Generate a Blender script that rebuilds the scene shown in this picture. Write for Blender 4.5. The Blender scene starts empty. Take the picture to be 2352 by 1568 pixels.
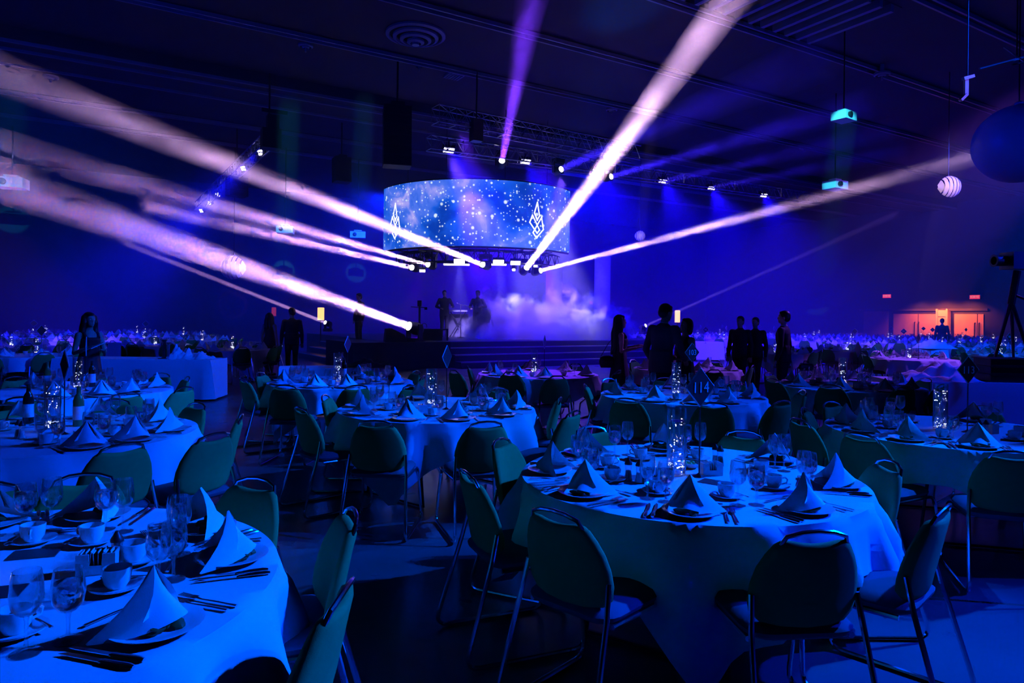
import bpy, bmesh, math, random
from mathutils import Vector, Matrix, Euler

random.seed(11)
S = bpy.context.scene
COL = S.collection
PI = math.pi

# ------------------------------------------------------------------ camera
F, HZ, ROLL, EYE = 1560.0, 728.0, 0.0115, 1.62          # focal length and horizon in pixels of the 2352x1568 frame
CR, SR = math.cos(ROLL), math.sin(ROLL)
cam = bpy.data.cameras.new('camera')
cam_ob = bpy.data.objects.new('camera', cam)
COL.objects.link(cam_ob)
cam.sensor_width = 36.0
cam.lens = 36.0 * F / 2352.0
cam.shift_y = -(784.0 - HZ) / 2352.0
cam.clip_end = 300
cam_ob.matrix_world = Matrix(((CR, -SR, 0, 0), (0, 0, -1, 0), (SR, CR, 0, EYE), (0, 0, 0, 1)))
S.camera = cam_ob

# ------------------------------------------------------------------ world, colour, renderer extras
S.view_settings.view_transform = 'Standard'
S.view_settings.look = 'None'
S.view_settings.exposure = 0.0
S.view_settings.gamma = 1.0
S.view_settings.use_curve_mapping = False
world = bpy.data.worlds.new('world')
S.world = world
world.use_nodes = True
world.node_tree.nodes['Background'].inputs[0].default_value = (0, 0, 0.002, 1)
S.cycles.use_denoising = True
S.cycles.caustics_reflective = False
S.cycles.caustics_refractive = False
S.cycles.transparent_max_bounces = 24
S.cycles.diffuse_bounces = 1
S.cycles.glossy_bounces = 3
S.cycles.max_bounces = 5
S.cycles.adaptive_threshold = 0.15
S.cycles.sample_clamp_indirect = 4
S.cycles.volume_step_rate = 1.0


def at(px, py, Y):
    """the point seen at this pixel at depth Y"""
    u, v = px - 1176.0, HZ - py
    return Vector(((u * CR - v * SR) * Y / F, Y, EYE + (u * SR + v * CR) * Y / F))


def on(px, py, z):
    """the point seen at this pixel at height z"""
    u, v = px - 1176.0, HZ - py
    k = (z - EYE) / (u * SR + v * CR)
    return Vector(((u * CR - v * SR) * k, F * k, z))


AX = Vector((0.857, 0.515, 0)).normalized()              # the hall's own axes: along the ceiling tracks, and across them
BX = Vector((-AX.y, AX.x, 0))
AROT = math.atan2(AX.y, AX.x)


def ab(a, b, z=0.0):
    p = AX * a + BX * b
    return Vector((p.x, p.y, z))


# ------------------------------------------------------------------ lamps of the hall, and some added ones without fixtures
def spot(pos, target, color, energy, size_deg, blend=0.5, radius=0.12):
    l = bpy.data.lights.new('spot_lamp', 'SPOT')
    l.energy, l.color = energy, color
    l.spot_size, l.spot_blend, l.shadow_soft_size = math.radians(size_deg), blend, radius
    o = bpy.data.objects.new('spot_lamp', l)
    COL.objects.link(o)
    d = Vector(target) - Vector(pos)
    o.matrix_world = Matrix.Translation(pos) @ d.to_track_quat('-Z', 'Y').to_matrix().to_4x4()
    return o


BLUE = (0.0, 0.085, 1.0)
BLUE2 = (0.0, 0.05, 1.0)
VIOLET = (0.20, 0.055, 1.0)
KEYLIGHTS = [
    # position, target, colour, watts, cone
    ((9.5, 6.4, 7.6), (1.1, 3.6, 0.75), BLUE, 13500, 22),          # right foreground table
    ((10.5, 6.2, 7.4), (-1.5, 2.3, 0.75), BLUE2, 7800, 15),       # left foreground table
    ((11.0, 7.2, 7.6), (3.6, 5.3, 0.75), BLUE2, 4300, 24),         # table 113
    ((10.0, 8.6, 7.8), (-0.7, 6.6, 0.75), BLUE, 11500, 18),        # middle table
    ((10.5, 9.2, 7.8), (-2.4, 9.2, 0.75), BLUE2, 12500, 15),       # tables before the stage
    ((10.0, 9.6, 7.8), (2.1, 7.9, 0.75), BLUE2, 4600, 19),         # table 103
    ((9.5, 3.6, 7.6), (-3.6, 5.4, 0.75), BLUE2, 7600, 18),         # left tables
    ((8.0, 6.6, 7.8), (-5.0, 8.0, 0.75), BLUE2, 8600, 15),
    ((6.0, 8.0, 8.0), (-6.7, 12.0, 0.7), BLUE2, 9000, 18),         # long table on the left
    ((12.5, 4.6, 7.6), (2.9, 2.2, 0.0), (0.0, 0.02, 1.0), 13500, 22),          # bare floor at the right
    ((13.0, 7.0, 7.8), (7.0, 9.9, 0.6), (0.0, 0.02, 1.0), 3600, 24),       # service table
    ((12.0, 13.6, 7.9), (4.6, 9.4, 0.75), VIOLET, 3400, 18),
    ((12.5, 15.6, 7.9), (3.2, 11.8, 0.75), VIOLET, 5000, 14),
    ((13.0, 14.5, 7.9), (9.4, 15.9, 0.75), VIOLET, 3800, 26),
    ((17.0, 15.5, 7.9), (13.4, 18.4, 0.75), BLUE, 3200, 36),
    ((15.0, 16.0, 8.2), (13.5, 25.5, 0.75), BLUE2, 5200, 60),      # far tables on the right
    ((13.5, 13.5, 8.2), (10.5, 27.0, 0.75), VIOLET, 6500, 36),
    ((-13.5, 10.0, 8.4), (-13.2, 20.0, 0.75), VIOLET, 5600, 16),    # far tables on the left
    ((-14.5, 11.0, 8.4), (-11.0, 26.0, 0.75), BLUE2, 4600, 46),
    ((-1.6, 20.6, 7.2), (0.35, 9.9, 0.3), (0.12, 0.02, 1.0), 11000, 13),
    ((1.0, 22.6, 6.9), (1.4, 21.0, 0.4), (0.03, 0.0, 1.0), 4200, 60),      # stage steps
    ((-13.0, 7.0, 3.0), (-6.0, 20.0, 9.0), (0.0, 0.02, 1.0), 900, 100),   # added unseen lamps that brighten the ceiling
    ((12.0, 5.0, 3.0), (7.0, 17.0, 9.0), (0.0, 0.02, 1.0), 700, 100),
]
for k in KEYLIGHTS:
    spot(*k)

# ------------------------------------------------------------------ mesh building
class MB:
    def __init__(self):
        self.v, self.f, self.m = [], [], []
        self.cur = 0

    def add(self, verts, faces):
        o = len(self.v)
        self.v += [tuple(p) for p in verts]
        self.f += [tuple(i + o for i in f) for f in faces]
        self.m += [self.cur] * len(faces)
        return self

    def box(self, c, s, rot=None, taper=1.0):
        x, y, z = s[0] / 2, s[1] / 2, s[2] / 2
        p = [Vector((a * x * (taper if d > 0 else 1), b * y * (taper if d > 0 else 1), d * z))
             for d in (-1, 1) for a, b in ((-1, -1), (1, -1), (1, 1), (-1, 1))]
        if rot is not None:
            p = [rot @ q for q in p]
        c = Vector(c)
        return self.add([q + c for q in p], [(3, 2, 1, 0), (4, 5, 6, 7), (0, 1, 5, 4), (1, 2, 6, 5), (2, 3, 7, 6), (3, 0, 4, 7)])

    def tube(self, path, r, seg=8, caps=True, flat=1.0, up=None):
        path = [Vector(p) for p in path]
        n = len(path)
        rr = r if isinstance(r, (list, tuple)) else [r] * n
        t0 = (path[1] - path[0]).normalized()
        ref = Vector(up) if up else (Vector((0, 0, 1)) if abs(t0.z) < 0.9 else Vector((1, 0, 0)))
        nrm = (ref - t0 * ref.dot(t0)).normalized()
        V, Fc = [], []
        for i in range(n):
            a = path[max(i - 1, 0)]
            b = path[min(i + 1, n - 1)]
            t = (b - a).normalized()
            nrm = nrm - t * nrm.dot(t)
            nrm = nrm.normalized() if nrm.length > 1e-6 else t.orthogonal().normalized()
            bn = t.cross(nrm)
            for k in range(seg):
                an = 2 * PI * k / seg
                V.append(path[i] + (nrm * math.cos(an) * flat + bn * math.sin(an)) * rr[i])
        for i in range(n - 1):
            for k in range(seg):
                k2 = (k + 1) % seg
                Fc.append((i * seg + k, i * seg + k2, (i + 1) * seg + k2, (i + 1) * seg + k))
        if caps:
            Fc.append(tuple(range(seg - 1, -1, -1)))
            Fc.append(tuple((n - 1) * seg + k for k in range(seg)))
        return self.add(V, Fc)

    def lathe(self, prof, seg=16, c=(0, 0, 0), sx=1.0, sy=1.0):
        V, Fc, rows = [], [], []
        for r, z in prof:
            if r < 1e-6:
                rows.append([len(V)])
                V.append((c[0], c[1], c[2] + z))
            else:
                rows.append(list(range(len(V), len(V) + seg)))
                V += [(c[0] + r * sx * math.cos(2 * PI * k / seg), c[1] + r * sy * math.sin(2 * PI * k / seg), c[2] + z) for k in range(seg)]
        for A, B in zip(rows, rows[1:]):
            for k in range(seg):
                k2 = (k + 1) % seg
                if len(A) == 1 and len(B) == 1:
                    break
                if len(A) == 1:
                    Fc.append((A[0], B[k2], B[k]))
                elif len(B) == 1:
                    Fc.append((A[k], A[k2], B[0]))
                else:
                    Fc.append((A[k], A[k2], B[k2], B[k]))
        return self.add(V, Fc)

    def ellipsoid(self, c, r, seg=14, rings=9, rot=None):
        V, Fc = [], []
        c = Vector(c)
        for i in range(rings + 1):
            th = PI * i / rings
            for k in range(seg):
                ph = 2 * PI * k / seg
                p = Vector((r[0] * math.sin(th) * math.cos(ph), r[1] * math.sin(th) * math.sin(ph), r[2] * math.cos(th)))
                if rot is not None:
                    p = rot @ p
                V.append(c + p)
        for i in range(rings):
            for k in range(seg):
                k2 = (k + 1) % seg
                Fc.append((i * seg + k, (i + 1) * seg + k, (i + 1) * seg + k2, i * seg + k2))
        return self.add(V, Fc)

    def prism(self, pts, y0, y1, frame=None):
        """polygon given in x, z, given thickness in y"""
        n = len(pts)
        V = [Vector((x, y0, z)) for x, z in pts] + [Vector((x, y1, z)) for x, z in pts]
        if frame is not None:
            V = [frame @ p for p in V]
        Fc = [tuple(range(n)), tuple(range(2 * n - 1, n - 1, -1))]
        Fc += [(i, i + n, (i + 1) % n + n, (i + 1) % n) for i in range(n)]
        return self.add(V, Fc)

    def merge(self, other, M):
        o = len(self.v)
        self.v += [tuple(M @ Vector(p)) for p in other.v]
        self.f += [tuple(i + o for i in f) for f in other.f]
        self.m += other.m
        return self

    def mesh(self, name, mats, angle=40):
        me = bpy.data.meshes.new(name)
        me.from_pydata(self.v, [], self.f)
        for m in (mats if isinstance(mats, (list, tuple)) else [mats]):
            me.materials.append(m)
        if any(self.m):
            me.polygons.foreach_set('material_index', self.m)
        me.polygons.foreach_set('use_smooth', [True] * len(me.polygons))
        me.update()
        if angle:
            me.set_sharp_from_angle(angle=math.radians(angle))
        return me

    def build(self, name, mats, parent=None, angle=40, loc=None, rotz=None):
        return obj(name, self.mesh(name, mats, angle), parent, loc, rotz)


def obj(name, me, parent=None, loc=None, rotz=None):
    o = bpy.data.objects.new(name, me)
    COL.objects.link(o)
    if parent:
        o.parent = parent
    if loc is not None:
        o.location = loc
    if rotz is not None:
        o.rotation_euler = (0, 0, rotz)
    return o


def tag(o, label, cat, group=None, kind=None):
    o['label'] = label
    o['category'] = cat
    if group:
        o['group'] = group
    if kind:
        o['kind'] = kind
    return o


def thing(name, label, cat, loc=(0, 0, 0), rotz=0.0, group=None):
    o = bpy.data.objects.new(name, None)
    o.empty_display_size = 0.1
    COL.objects.link(o)
    o.location = loc
    o.rotation_euler = (0, 0, rotz)
    return tag(o, label, cat, group)


def struct(o):
    o['kind'] = 'structure'
    return o


KIDS = {}


def proto_children(root):
    if root.name not in KIDS:
        KIDS[root.name] = [(c, [g for g in c.children]) for c in root.children]
    return KIDS[root.name]


def dup(root, M, label, group=None, rotz=None):
    r = root.copy()
    COL.objects.link(r)
    r.matrix_world = M
    r['label'] = label
    if group:
        r['group'] = group
    for c, gs in proto_children(root):
        cc = c.copy()
        COL.objects.link(cc)
        cc.parent = r
        for g in gs:
            gg = g.copy()
            COL.objects.link(gg)
            gg.parent = cc
    return r


def TR(loc, rz=0.0, s=1.0):
    return Matrix.Translation(loc) @ Matrix.Rotation(rz, 4, 'Z') @ Matrix.Scale(s, 4)


# ------------------------------------------------------------------ materials
def mat(name, base, rough=0.6, metal=0.0, bump=0.0, bump_scale=200.0, var=0.0, var_scale=6.0, spec=0.5, sheen=0.0, coat=0.0):
    m = bpy.data.materials.new(name)
    m.use_nodes = True
    nt = m.node_tree
    b = nt.nodes['Principled BSDF']
    b.inputs['Base Color'].default_value = (*base, 1)
    b.inputs['Roughness'].default_value = rough
    b.inputs['Metallic'].default_value = metal
    b.inputs['Specular IOR Level'].default_value = spec
    b.inputs['Sheen Weight'].default_value = sheen
    b.inputs['Coat Weight'].default_value = coat
    if var or bump:
        tc = nt.nodes.new('ShaderNodeTexCoord')
    if var:
        n = nt.nodes.new('ShaderNodeTexNoise')
        n.inputs['Scale'].default_value = var_scale
        n.inputs['Detail'].default_value = 4
        nt.links.new(tc.outputs['Object'], n.inputs['Vector'])
        mx = nt.nodes.new('ShaderNodeMix')
        mx.data_type = 'RGBA'
        mx.inputs[6].default_value = (*[c * (1 - var) for c in base], 1)
        mx.inputs[7].default_value = (*[min(1, c * (1 + var)) for c in base], 1)
        nt.links.new(n.outputs['Fac'], mx.inputs[0])
        nt.links.new(mx.outputs[2], b.inputs['Base Color'])
    if bump:
        n2 = nt.nodes.new('ShaderNodeTexNoise')
        n2.inputs['Scale'].default_value = bump_scale
        nt.links.new(tc.outputs['Object'], n2.inputs['Vector'])
        bp = nt.nodes.new('ShaderNodeBump')
        bp.inputs['Strength'].default_value = bump
        bp.inputs['Distance'].default_value = 0.01
        nt.links.new(n2.outputs['Fac'], bp.inputs['Height'])
        nt.links.new(bp.outputs[0], b.inputs['Normal'])
    return m


def emit(name, color, strength):
    m = bpy.data.materials.new(name)
    m.use_nodes = True
    nt = m.node_tree
    b = nt.nodes['Principled BSDF']
    b.inputs['Base Color'].default_value = (0.02, 0.02, 0.02, 1)
    b.inputs['Emission Color'].default_value = (*color, 1)
    b.inputs['Emission Strength'].default_value = strength
    m.cycles.emission_sampling = 'NONE'
    return m


def thin_glass(name, tint=(0.93, 0.95, 0.96), rough=0.02):
    m = bpy.data.materials.new(name)
    m.use_nodes = True
    nt = m.node_tree
    nt.nodes.clear()
    out = nt.nodes.new('ShaderNodeOutputMaterial')
    tr = nt.nodes.new('ShaderNodeBsdfTransparent')
    tr.inputs[0].default_value = (*tint, 1)
    gl = nt.nodes.new('ShaderNodeBsdfGlossy')
    gl.inputs['Roughness'].default_value = rough
    gl.inputs[0].default_value = (1, 1, 1, 1)
    lw = nt.nodes.new('ShaderNodeLayerWeight')
    lw.inputs['Blend'].default_value = 0.28
    mp = nt.nodes.new('ShaderNodeMapRange')
    mp.inputs[3].default_value = 0.07
    mp.inputs[4].default_value = 0.85
    mix = nt.nodes.new('ShaderNodeMixShader')
    nt.links.new(lw.outputs['Facing'], mp.inputs[0])
    nt.links.new(mp.outputs[0], mix.inputs[0])
    nt.links.new(tr.outputs[0], mix.inputs[1])
    nt.links.new(gl.outputs[0], mix.inputs[2])
    nt.links.new(mix.outputs[0], out.inputs['Surface'])
    return m


def volume(name, dens, color=(1, 1, 1), aniso=0.1, noise=None, lo=0.2, hi=2.0, e0=0.4, e1=0.65, stretch=None, step=1.0):
    m = bpy.data.materials.new(name)
    m.use_nodes = True
    nt = m.node_tree
    nt.nodes.clear()
    out = nt.nodes.new('ShaderNodeOutputMaterial')
    v = nt.nodes.new('ShaderNodeVolumeScatter')
    v.inputs['Color'].default_value = (*color, 1)
    v.inputs['Density'].default_value = dens
    v.inputs['Anisotropy'].default_value = aniso
    nt.links.new(v.outputs[0], out.inputs['Volume'])
    if noise:
        t = nt.nodes.new('ShaderNodeTexCoord')
        mp = nt.nodes.new('ShaderNodeMapping')
        if stretch:
            mp.inputs['Scale'].default_value = stretch
        n = nt.nodes.new('ShaderNodeTexNoise')
        n.inputs['Scale'].default_value = noise
        n.inputs['Detail'].default_value = 3
        n.inputs['Distortion'].default_value = 0.6
        r = nt.nodes.new('ShaderNodeMapRange')
        r.inputs[1].default_value, r.inputs[2].default_value = e0, e1
        r.inputs[3].default_value, r.inputs[4].default_value = dens * lo, dens * hi
        nt.links.new(t.outputs['Object'], mp.inputs['Vector'])
        nt.links.new(mp.outputs[0], n.inputs['Vector'])
        nt.links.new(n.outputs['Fac'], r.inputs[0])
        nt.links.new(r.outputs[0], v.inputs['Density'])
    m.cycles.volume_step_rate = step
    return m


def clear_water():
    m = bpy.data.materials.new('water')
    m.use_nodes = True
    nt = m.node_tree
    nt.nodes.clear()
    out = nt.nodes.new('ShaderNodeOutputMaterial')
    g = nt.nodes.new('ShaderNodeBsdfGlass')
    g.inputs['IOR'].default_value = 1.33
    g.inputs['Roughness'].default_value = 0.03
    nt.links.new(g.outputs[0], out.inputs['Surface'])
    return m


M = dict(
    cloth=mat('white_tablecloth', (0.80, 0.80, 0.80), 0.85, bump=0.15, bump_scale=600, sheen=0.1),
    napkin=mat('white_napkin', (0.86, 0.86, 0.86), 0.85, bump=0.15, bump_scale=700),
    china=mat('white_china', (0.86, 0.86, 0.84), 0.18, coat=0.4),
    chrome=mat('chrome', (0.75, 0.75, 0.78), 0.16, 1.0),
    steel=mat('cutlery_steel', (0.72, 0.72, 0.74), 0.18, 1.0),
    green=mat('green_chair_fabric', (0.03, 0.33, 0.06), 0.9, bump=0.2, bump_scale=500, var=0.12, var_scale=30),
    seat=mat('grey_seat_fabric', (0.10, 0.10, 0.115), 0.9, bump=0.2, bump_scale=500),
    black=mat('black_plastic', (0.012, 0.012, 0.014), 0.45),
    blackmetal=mat('black_metal', (0.02, 0.02, 0.022), 0.4, 0.3),
    alu=mat('truss_aluminium', (0.35, 0.35, 0.37), 0.35, 0.9),
    glass=thin_glass('clear_glass', rough=0.05),
    water=clear_water(),
    ice=thin_glass('ice', (0.7, 0.8, 0.9), 0.15),
    bottle_dark=mat('dark_wine_bottle', (0.008, 0.012, 0.008), 0.08, coat=0.5),
    bottle_green=mat('green_wine_bottle', (0.05, 0.22, 0.05), 0.1, coat=0.5),
    paper=mat('paper_label', (0.8, 0.8, 0.78), 0.7),
    card=mat('dark_menu_card', (0.03, 0.03, 0.035), 0.5),
    salad=mat('dark_green_salad', (0.015, 0.09, 0.012), 0.6, var=0.6, var_scale=60),
    butter=mat('pale_green_garnish', (0.25, 0.55, 0.12), 0.5, var=0.4, var_scale=80),
    pepper=mat('brown_pepper', (0.03, 0.02, 0.015), 0.6),
    sign=mat('dark_sign_board', (0.022, 0.03, 0.035), 0.35),
    sign_edge=mat('clear_sign_edge', (0.5, 0.6, 0.65), 0.25),
    digits=mat('pale_sign_number', (0.75, 0.8, 0.82), 0.5),
    wood=mat('birch_door_veneer', (0.62, 0.36, 0.20), 0.4, var=0.18, var_scale=3),
    wood_light=mat('pale_maple_pillar', (0.72, 0.50, 0.30), 0.4, var=0.1, var_scale=3),
    wall=mat('dark_grey_wall', (0.10, 0.10, 0.11), 0.9, bump=0.1, bump_scale=40),
    wall_back=mat('grey_curtain_wall', (0.16, 0.16, 0.18), 0.9),
    ceiling=mat('dark_ceiling', (0.05, 0.05, 0.055), 0.8),
    track=mat('ceiling_track', (0.30, 0.30, 0.32), 0.4),
    white=mat('white_paint', (0.75, 0.75, 0.75), 0.5),
    deck=mat('black_stage_deck', (0.07, 0.07, 0.075), 0.35),
    nosing=mat('step_nosing', (0.55, 0.55, 0.58), 0.3, 0.5),
    pillar=mat('white_stretch_fabric', (0.8, 0.8, 0.82), 0.8),
    ball=mat('blue_balloon', (0.28, 0.28, 0.32), 0.45),
    speaker=mat('black_speaker_grille', (0.01, 0.01, 0.012), 0.6),
    skin=mat('skin', (0.55, 0.36, 0.27), 0.5),
    hair=mat('dark_hair', (0.012, 0.009, 0.008), 0.45),
    suit=mat('black_suit', (0.018, 0.018, 0.022), 0.8),
    suit_grey=mat('dark_grey_suit', (0.10, 0.10, 0.12), 0.8),
    shirt=mat('dark_shirt', (0.03, 0.03, 0.04), 0.8),
    dress=mat('black_dress', (0.012, 0.012, 0.016), 0.7),
    shoe=mat('black_shoe', (0.01, 0.01, 0.01), 0.25),
    fairy=emit('fairy_light_bulb', (0.75, 0.8, 1.0), 14.0),
    lamp_white=emit('lamp_lens_white', (1.0, 0.92, 1.0), 8.0),
    lamp_panel=emit('lamp_panel_white', (0.85, 0.85, 1.0), 9.0),
    lamp_violet=emit('lamp_cell_violet', (0.62, 0.55, 1.0), 14.0),
    warm=emit('warm_lantern', (1.0, 0.42, 0.14), 2.2),
    red_sign=emit('red_exit_face', (1.0, 0.03, 0.05), 1.0),
    red_text=emit('exit_lettering', (1.0, 0.35, 0.38), 1.1),
    red_led=emit('red_led', (1.0, 0.02, 0.35), 1.2),
    cyan=mat('white_projector_case', (0.75, 0.78, 0.78), 0.5),
)


def floor_material():
    m = mat('polished_concrete', (0.17, 0.17, 0.18), 0.28, spec=0.5)
    nt = m.node_tree
    b = nt.nodes['Principled BSDF']
    tc = nt.nodes.new('ShaderNodeTexCoord')
    n = nt.nodes.new('ShaderNodeTexNoise')
    n.inputs['Scale'].default_value = 0.7
    n.inputs['Detail'].default_value = 8
    r = nt.nodes.new('ShaderNodeValToRGB')
    r.color_ramp.elements[0].position, r.color_ramp.elements[0].color = 0.3, (0.075, 0.075, 0.08, 1)
    r.color_ramp.elements[1].position, r.color_ramp.elements[1].color = 0.7, (0.13, 0.13, 0.135, 1)
    nt.links.new(tc.outputs['Object'], n.inputs['Vector'])
    nt.links.new(n.outputs['Fac'], r.inputs[0])
    nt.links.new(r.outputs[0], b.inputs['Base Color'])
    n2 = nt.nodes.new('ShaderNodeTexNoise')
    n2.inputs['Scale'].default_value = 3.0
    n2.inputs['Detail'].default_value = 6
    mr = nt.nodes.new('ShaderNodeMapRange')
    mr.inputs[3].default_value, mr.inputs[4].default_value = 0.22, 0.38
    nt.links.new(tc.outputs['Object'], n2.inputs['Vector'])
    nt.links.new(n2.outputs['Fac'], mr.inputs[0])
    nt.links.new(mr.outputs[0], b.inputs['Roughness'])
    b.inputs['Coat Weight'].default_value = 0.22
    b.inputs['Coat Roughness'].default_value = 0.15
    return m


def screen_material():
    """the star field shown by the curved screen"""
    m = bpy.data.materials.new('star_field_screen')
    m.use_nodes = True
    nt = m.node_tree
    L = nt.links.new
    b = nt.nodes['Principled BSDF']
    b.inputs['Base Color'].default_value = (0.01, 0.01, 0.01, 1)
    b.inputs['Roughness'].default_value = 0.6
    tc = nt.nodes.new('ShaderNodeTexCoord')
    n = nt.nodes.new('ShaderNodeTexNoise')
    n.inputs['Scale'].default_value = 0.62
    n.inputs['Detail'].default_value = 6
    n.inputs['Roughness'].default_value = 0.6
    n.inputs['Distortion'].default_value = 0.5
    L(tc.outputs['Object'], n.inputs['Vector'])
    r = nt.nodes.new('ShaderNodeValToRGB')
    e = r.color_ramp.elements
    e[0].position, e[0].color = 0.38, (0.002, 0.045, 0.46, 1)
    e[1].position, e[1].color = 0.72, (0.60, 0.50, 1.0, 1)
    x = e.new(0.50); x.color = (0.008, 0.11, 0.75, 1)
    x = e.new(0.60); x.color = (0.08, 0.19, 0.90, 1)
    L(n.outputs['Fac'], r.inputs[0])
    col = r.outputs[0]
    for sc, th, st in ((4.6, 0.40, 2.4), (9.5, 0.48, 2.0)):
        v = nt.nodes.new('ShaderNodeTexVoronoi')
        v.inputs['Scale'].default_value = sc
        L(tc.outputs['Object'], v.inputs['Vector'])
        sep = nt.nodes.new('ShaderNodeSeparateColor')
        L(v.outputs['Color'], sep.inputs[0])
        ml = nt.nodes.new('ShaderNodeMath'); ml.operation = 'MULTIPLY'; ml.inputs[1].default_value = th
        pw = nt.nodes.new('ShaderNodeMath'); pw.operation = 'POWER'; pw.inputs[1].default_value = 1.9
        L(sep.outputs[0], pw.inputs[0])
        L(pw.outputs[0], ml.inputs[0])
        dv = nt.nodes.new('ShaderNodeMapRange')
        dv.inputs[2].default_value = 0.0
        dv.inputs[3].default_value, dv.inputs[4].default_value = 0.0, st
        L(v.outputs['Distance'], dv.inputs[0])
        L(ml.outputs[0], dv.inputs[1])
        mx = nt.nodes.new('ShaderNodeMix'); mx.data_type = 'RGBA'
        L(dv.outputs[0], mx.inputs[0])
        L(col, mx.inputs[6])
        mx.inputs[7].default_value = (0.75, 0.88, 1.0, 1)
        col = mx.outputs[2]
    L(col, b.inputs['Emission Color'])
    b.inputs['Emission Strength'].default_value = 1.05
    return m


# ------------------------------------------------------------------ the hall
A0, A1, B0, B1, CEIL = -24.0, 45.0, -14.0, 42.0, 9.0


def quad_ab(name, pts, m):
    mb = MB()
    mb.add(pts, [tuple(range(len(pts)))])
    return struct(mb.build(name, m, angle=None))


floor = quad_ab('floor', [ab(A0, B0), ab(A1, B0), ab(A1, B1), ab(A0, B1)], floor_material())
ceil_ob = quad_ab('ceiling', [ab(A0, B1, CEIL), ab(A1, B1, CEIL), ab(A1, B0, CEIL), ab(A0, B0, CEIL)], M['ceiling'])


def wall(name, p, q, m, h=CEIL):
    d = (q - p).normalized()
    n = Vector((d.y, -d.x, 0)) * 0.2
    mb = MB()
    z = Vector((0, 0, h))
    P = [p, q, q + n, p + n]
    mb.add(P + [x + z for x in P], [(0, 1, 5, 4), (1, 2, 6, 5), (2, 3, 7, 6), (3, 0, 4, 7), (4, 5, 6, 7), (3, 2, 1, 0)])
    return struct(mb.build(name, m, angle=None))


wall('wall_back', ab(A1, B1), ab(A0, B1), M['wall_back'])
wall('wall_right', ab(A1, B0), ab(A1, B1), M['wall'])
wall('wall_left', ab(A0, B1), ab(A0, B0), M['wall'])
wall('wall_front', ab(A0, B0), ab(A1, B0), M['wall'])


def obox(a0, a1, b0, b1, z0, z1):
    """box aligned with the hall, in world coordinates"""
    mb = MB()
    mb.box(ab((a0 + a1) / 2, (b0 + b1) / 2, (z0 + z1) / 2), (abs(a1 - a0), abs(b1 - b0), abs(z1 - z0)), Matrix.Rotation(AROT, 3, 'Z'))
    return mb


# ceiling tracks: pairs of rails along the hall, and one boxed bulkhead
n_trim = 0
for b in (5.2, 8.4, 11.6, 14.9, 18.2, 28.2, 31.5):
    n_trim += 1
    t = struct(obox(A0, A1, b - 0.16, b + 0.16, CEIL - 0.03, CEIL).build('trim_%d' % n_trim, M['ceiling']))
    for db in (-0.12, 0.12):
        obox(A0, A1, b + db - 0.025, b + db + 0.025, CEIL - 0.12, CEIL - 0.02).build('track_rail', M['track'], t)
n_trim += 1
bulk = struct(obox(A0, A1, 21.8, 23.9, CEIL - 0.35, CEIL).build('trim_%d' % n_trim, M['ceiling']))
for db in (21.8, 22.5, 23.9):
    obox(A0, A1, db - 0.04, db + 0.04, CEIL - 0.42, CEIL - 0.34).build('bulkhead_edge', M['track'], bulk)
# slatted ceiling section near the camera
n_trim += 1
sl = struct(obox(4, 16, 9.0, 11.2, CEIL - 0.02, CEIL).build('trim_%d' % n_trim, M['ceiling']))
for i in range(26):
    a = 4.3 + i * 0.45
    obox(a, a + 0.12, 9.0, 11.2, CEIL - 0.2, CEIL - 0.02).build('ceiling_slat', M['track'], sl)


def wall_ab(px, y_depth=None, a=A1):
    """where the vertical plane a = const is seen at this pixel column"""
    rho = (px - 1176.0) / F
    Y = a / (AX.x * rho + AX.y)
    return -AX.y * rho * Y + AX.x * Y, Y


def door_panel(px0, px1, z0, z1, m, parent, name, out=0.06, back=0.0):
    b0, b1 = sorted((wall_ab(px0)[0], wall_ab(px1)[0]))
    return obox(A1 - out, A1 - back, b0, b1, z0, z1).build(name, m, parent)


DH = 2.12
n_door = 0
for leaves, handles in ((((2053, 2109), (2111, 2156)), (2103, 2112)), (((2193, 2245), (2247, 2260)), (2241, 2251)), (((1985, 2041),), ())):
    for k, (x0, x1) in enumerate(leaves):
        n_door += 1
        d = struct(door_panel(x0, x1, 0.02, DH + (0.18 if len(leaves) == 1 else 0), M['wood'], None, 'door_%d' % n_door))
        if handles:
            hb = wall_ab(handles[k])[0]
            mb = MB()
            mb.tube([ab(A1 - 0.06, hb, 0.72), ab(A1 - 0.13, hb, 0.74), ab(A1 - 0.13, hb, 1.58), ab(A1 - 0.06, hb, 1.6)], 0.03, 6)
            mb.build('handle', M['blackmetal'], d)
n_trim += 1
pil = struct(door_panel(2157, 2184, 0.0, 2.36, M['wood_light'], None, 'trim_%d' % n_trim, out=0.35))
for px in (2159, 2182):
    door_panel(px - 2, px + 2, 0.0, 2.44, M['wood_light'], pil, 'pillar_edge', out=0.40, back=0.3)
door_panel(2157, 2184, 1.93, 1.96, M['blackmetal'], pil, 'pillar_joint', out=0.356, back=0.34)
n_trim += 1
struct(door_panel(1975, 2270, DH + 0.2, DH + 0.34, M['wall'], None, 'trim_%d' % n_trim, out=0.12))
# warm downlight over the doors
lp = ab(A1 - 1.5, (wall_ab(2165)[0] + wall_ab(2200)[0]) / 2, 2.75)
for px, e in ((2120, 90), (2172, 210), (2225, 130)):
    spot(ab(A1 - 1.3, wall_ab(px)[0], 3.0), ab(A1 - 0.1, wall_ab(px)[0], 0.9), (1.0, 0.17, 0.05), e * 3.2, 120, 0.9, 0.1)


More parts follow.
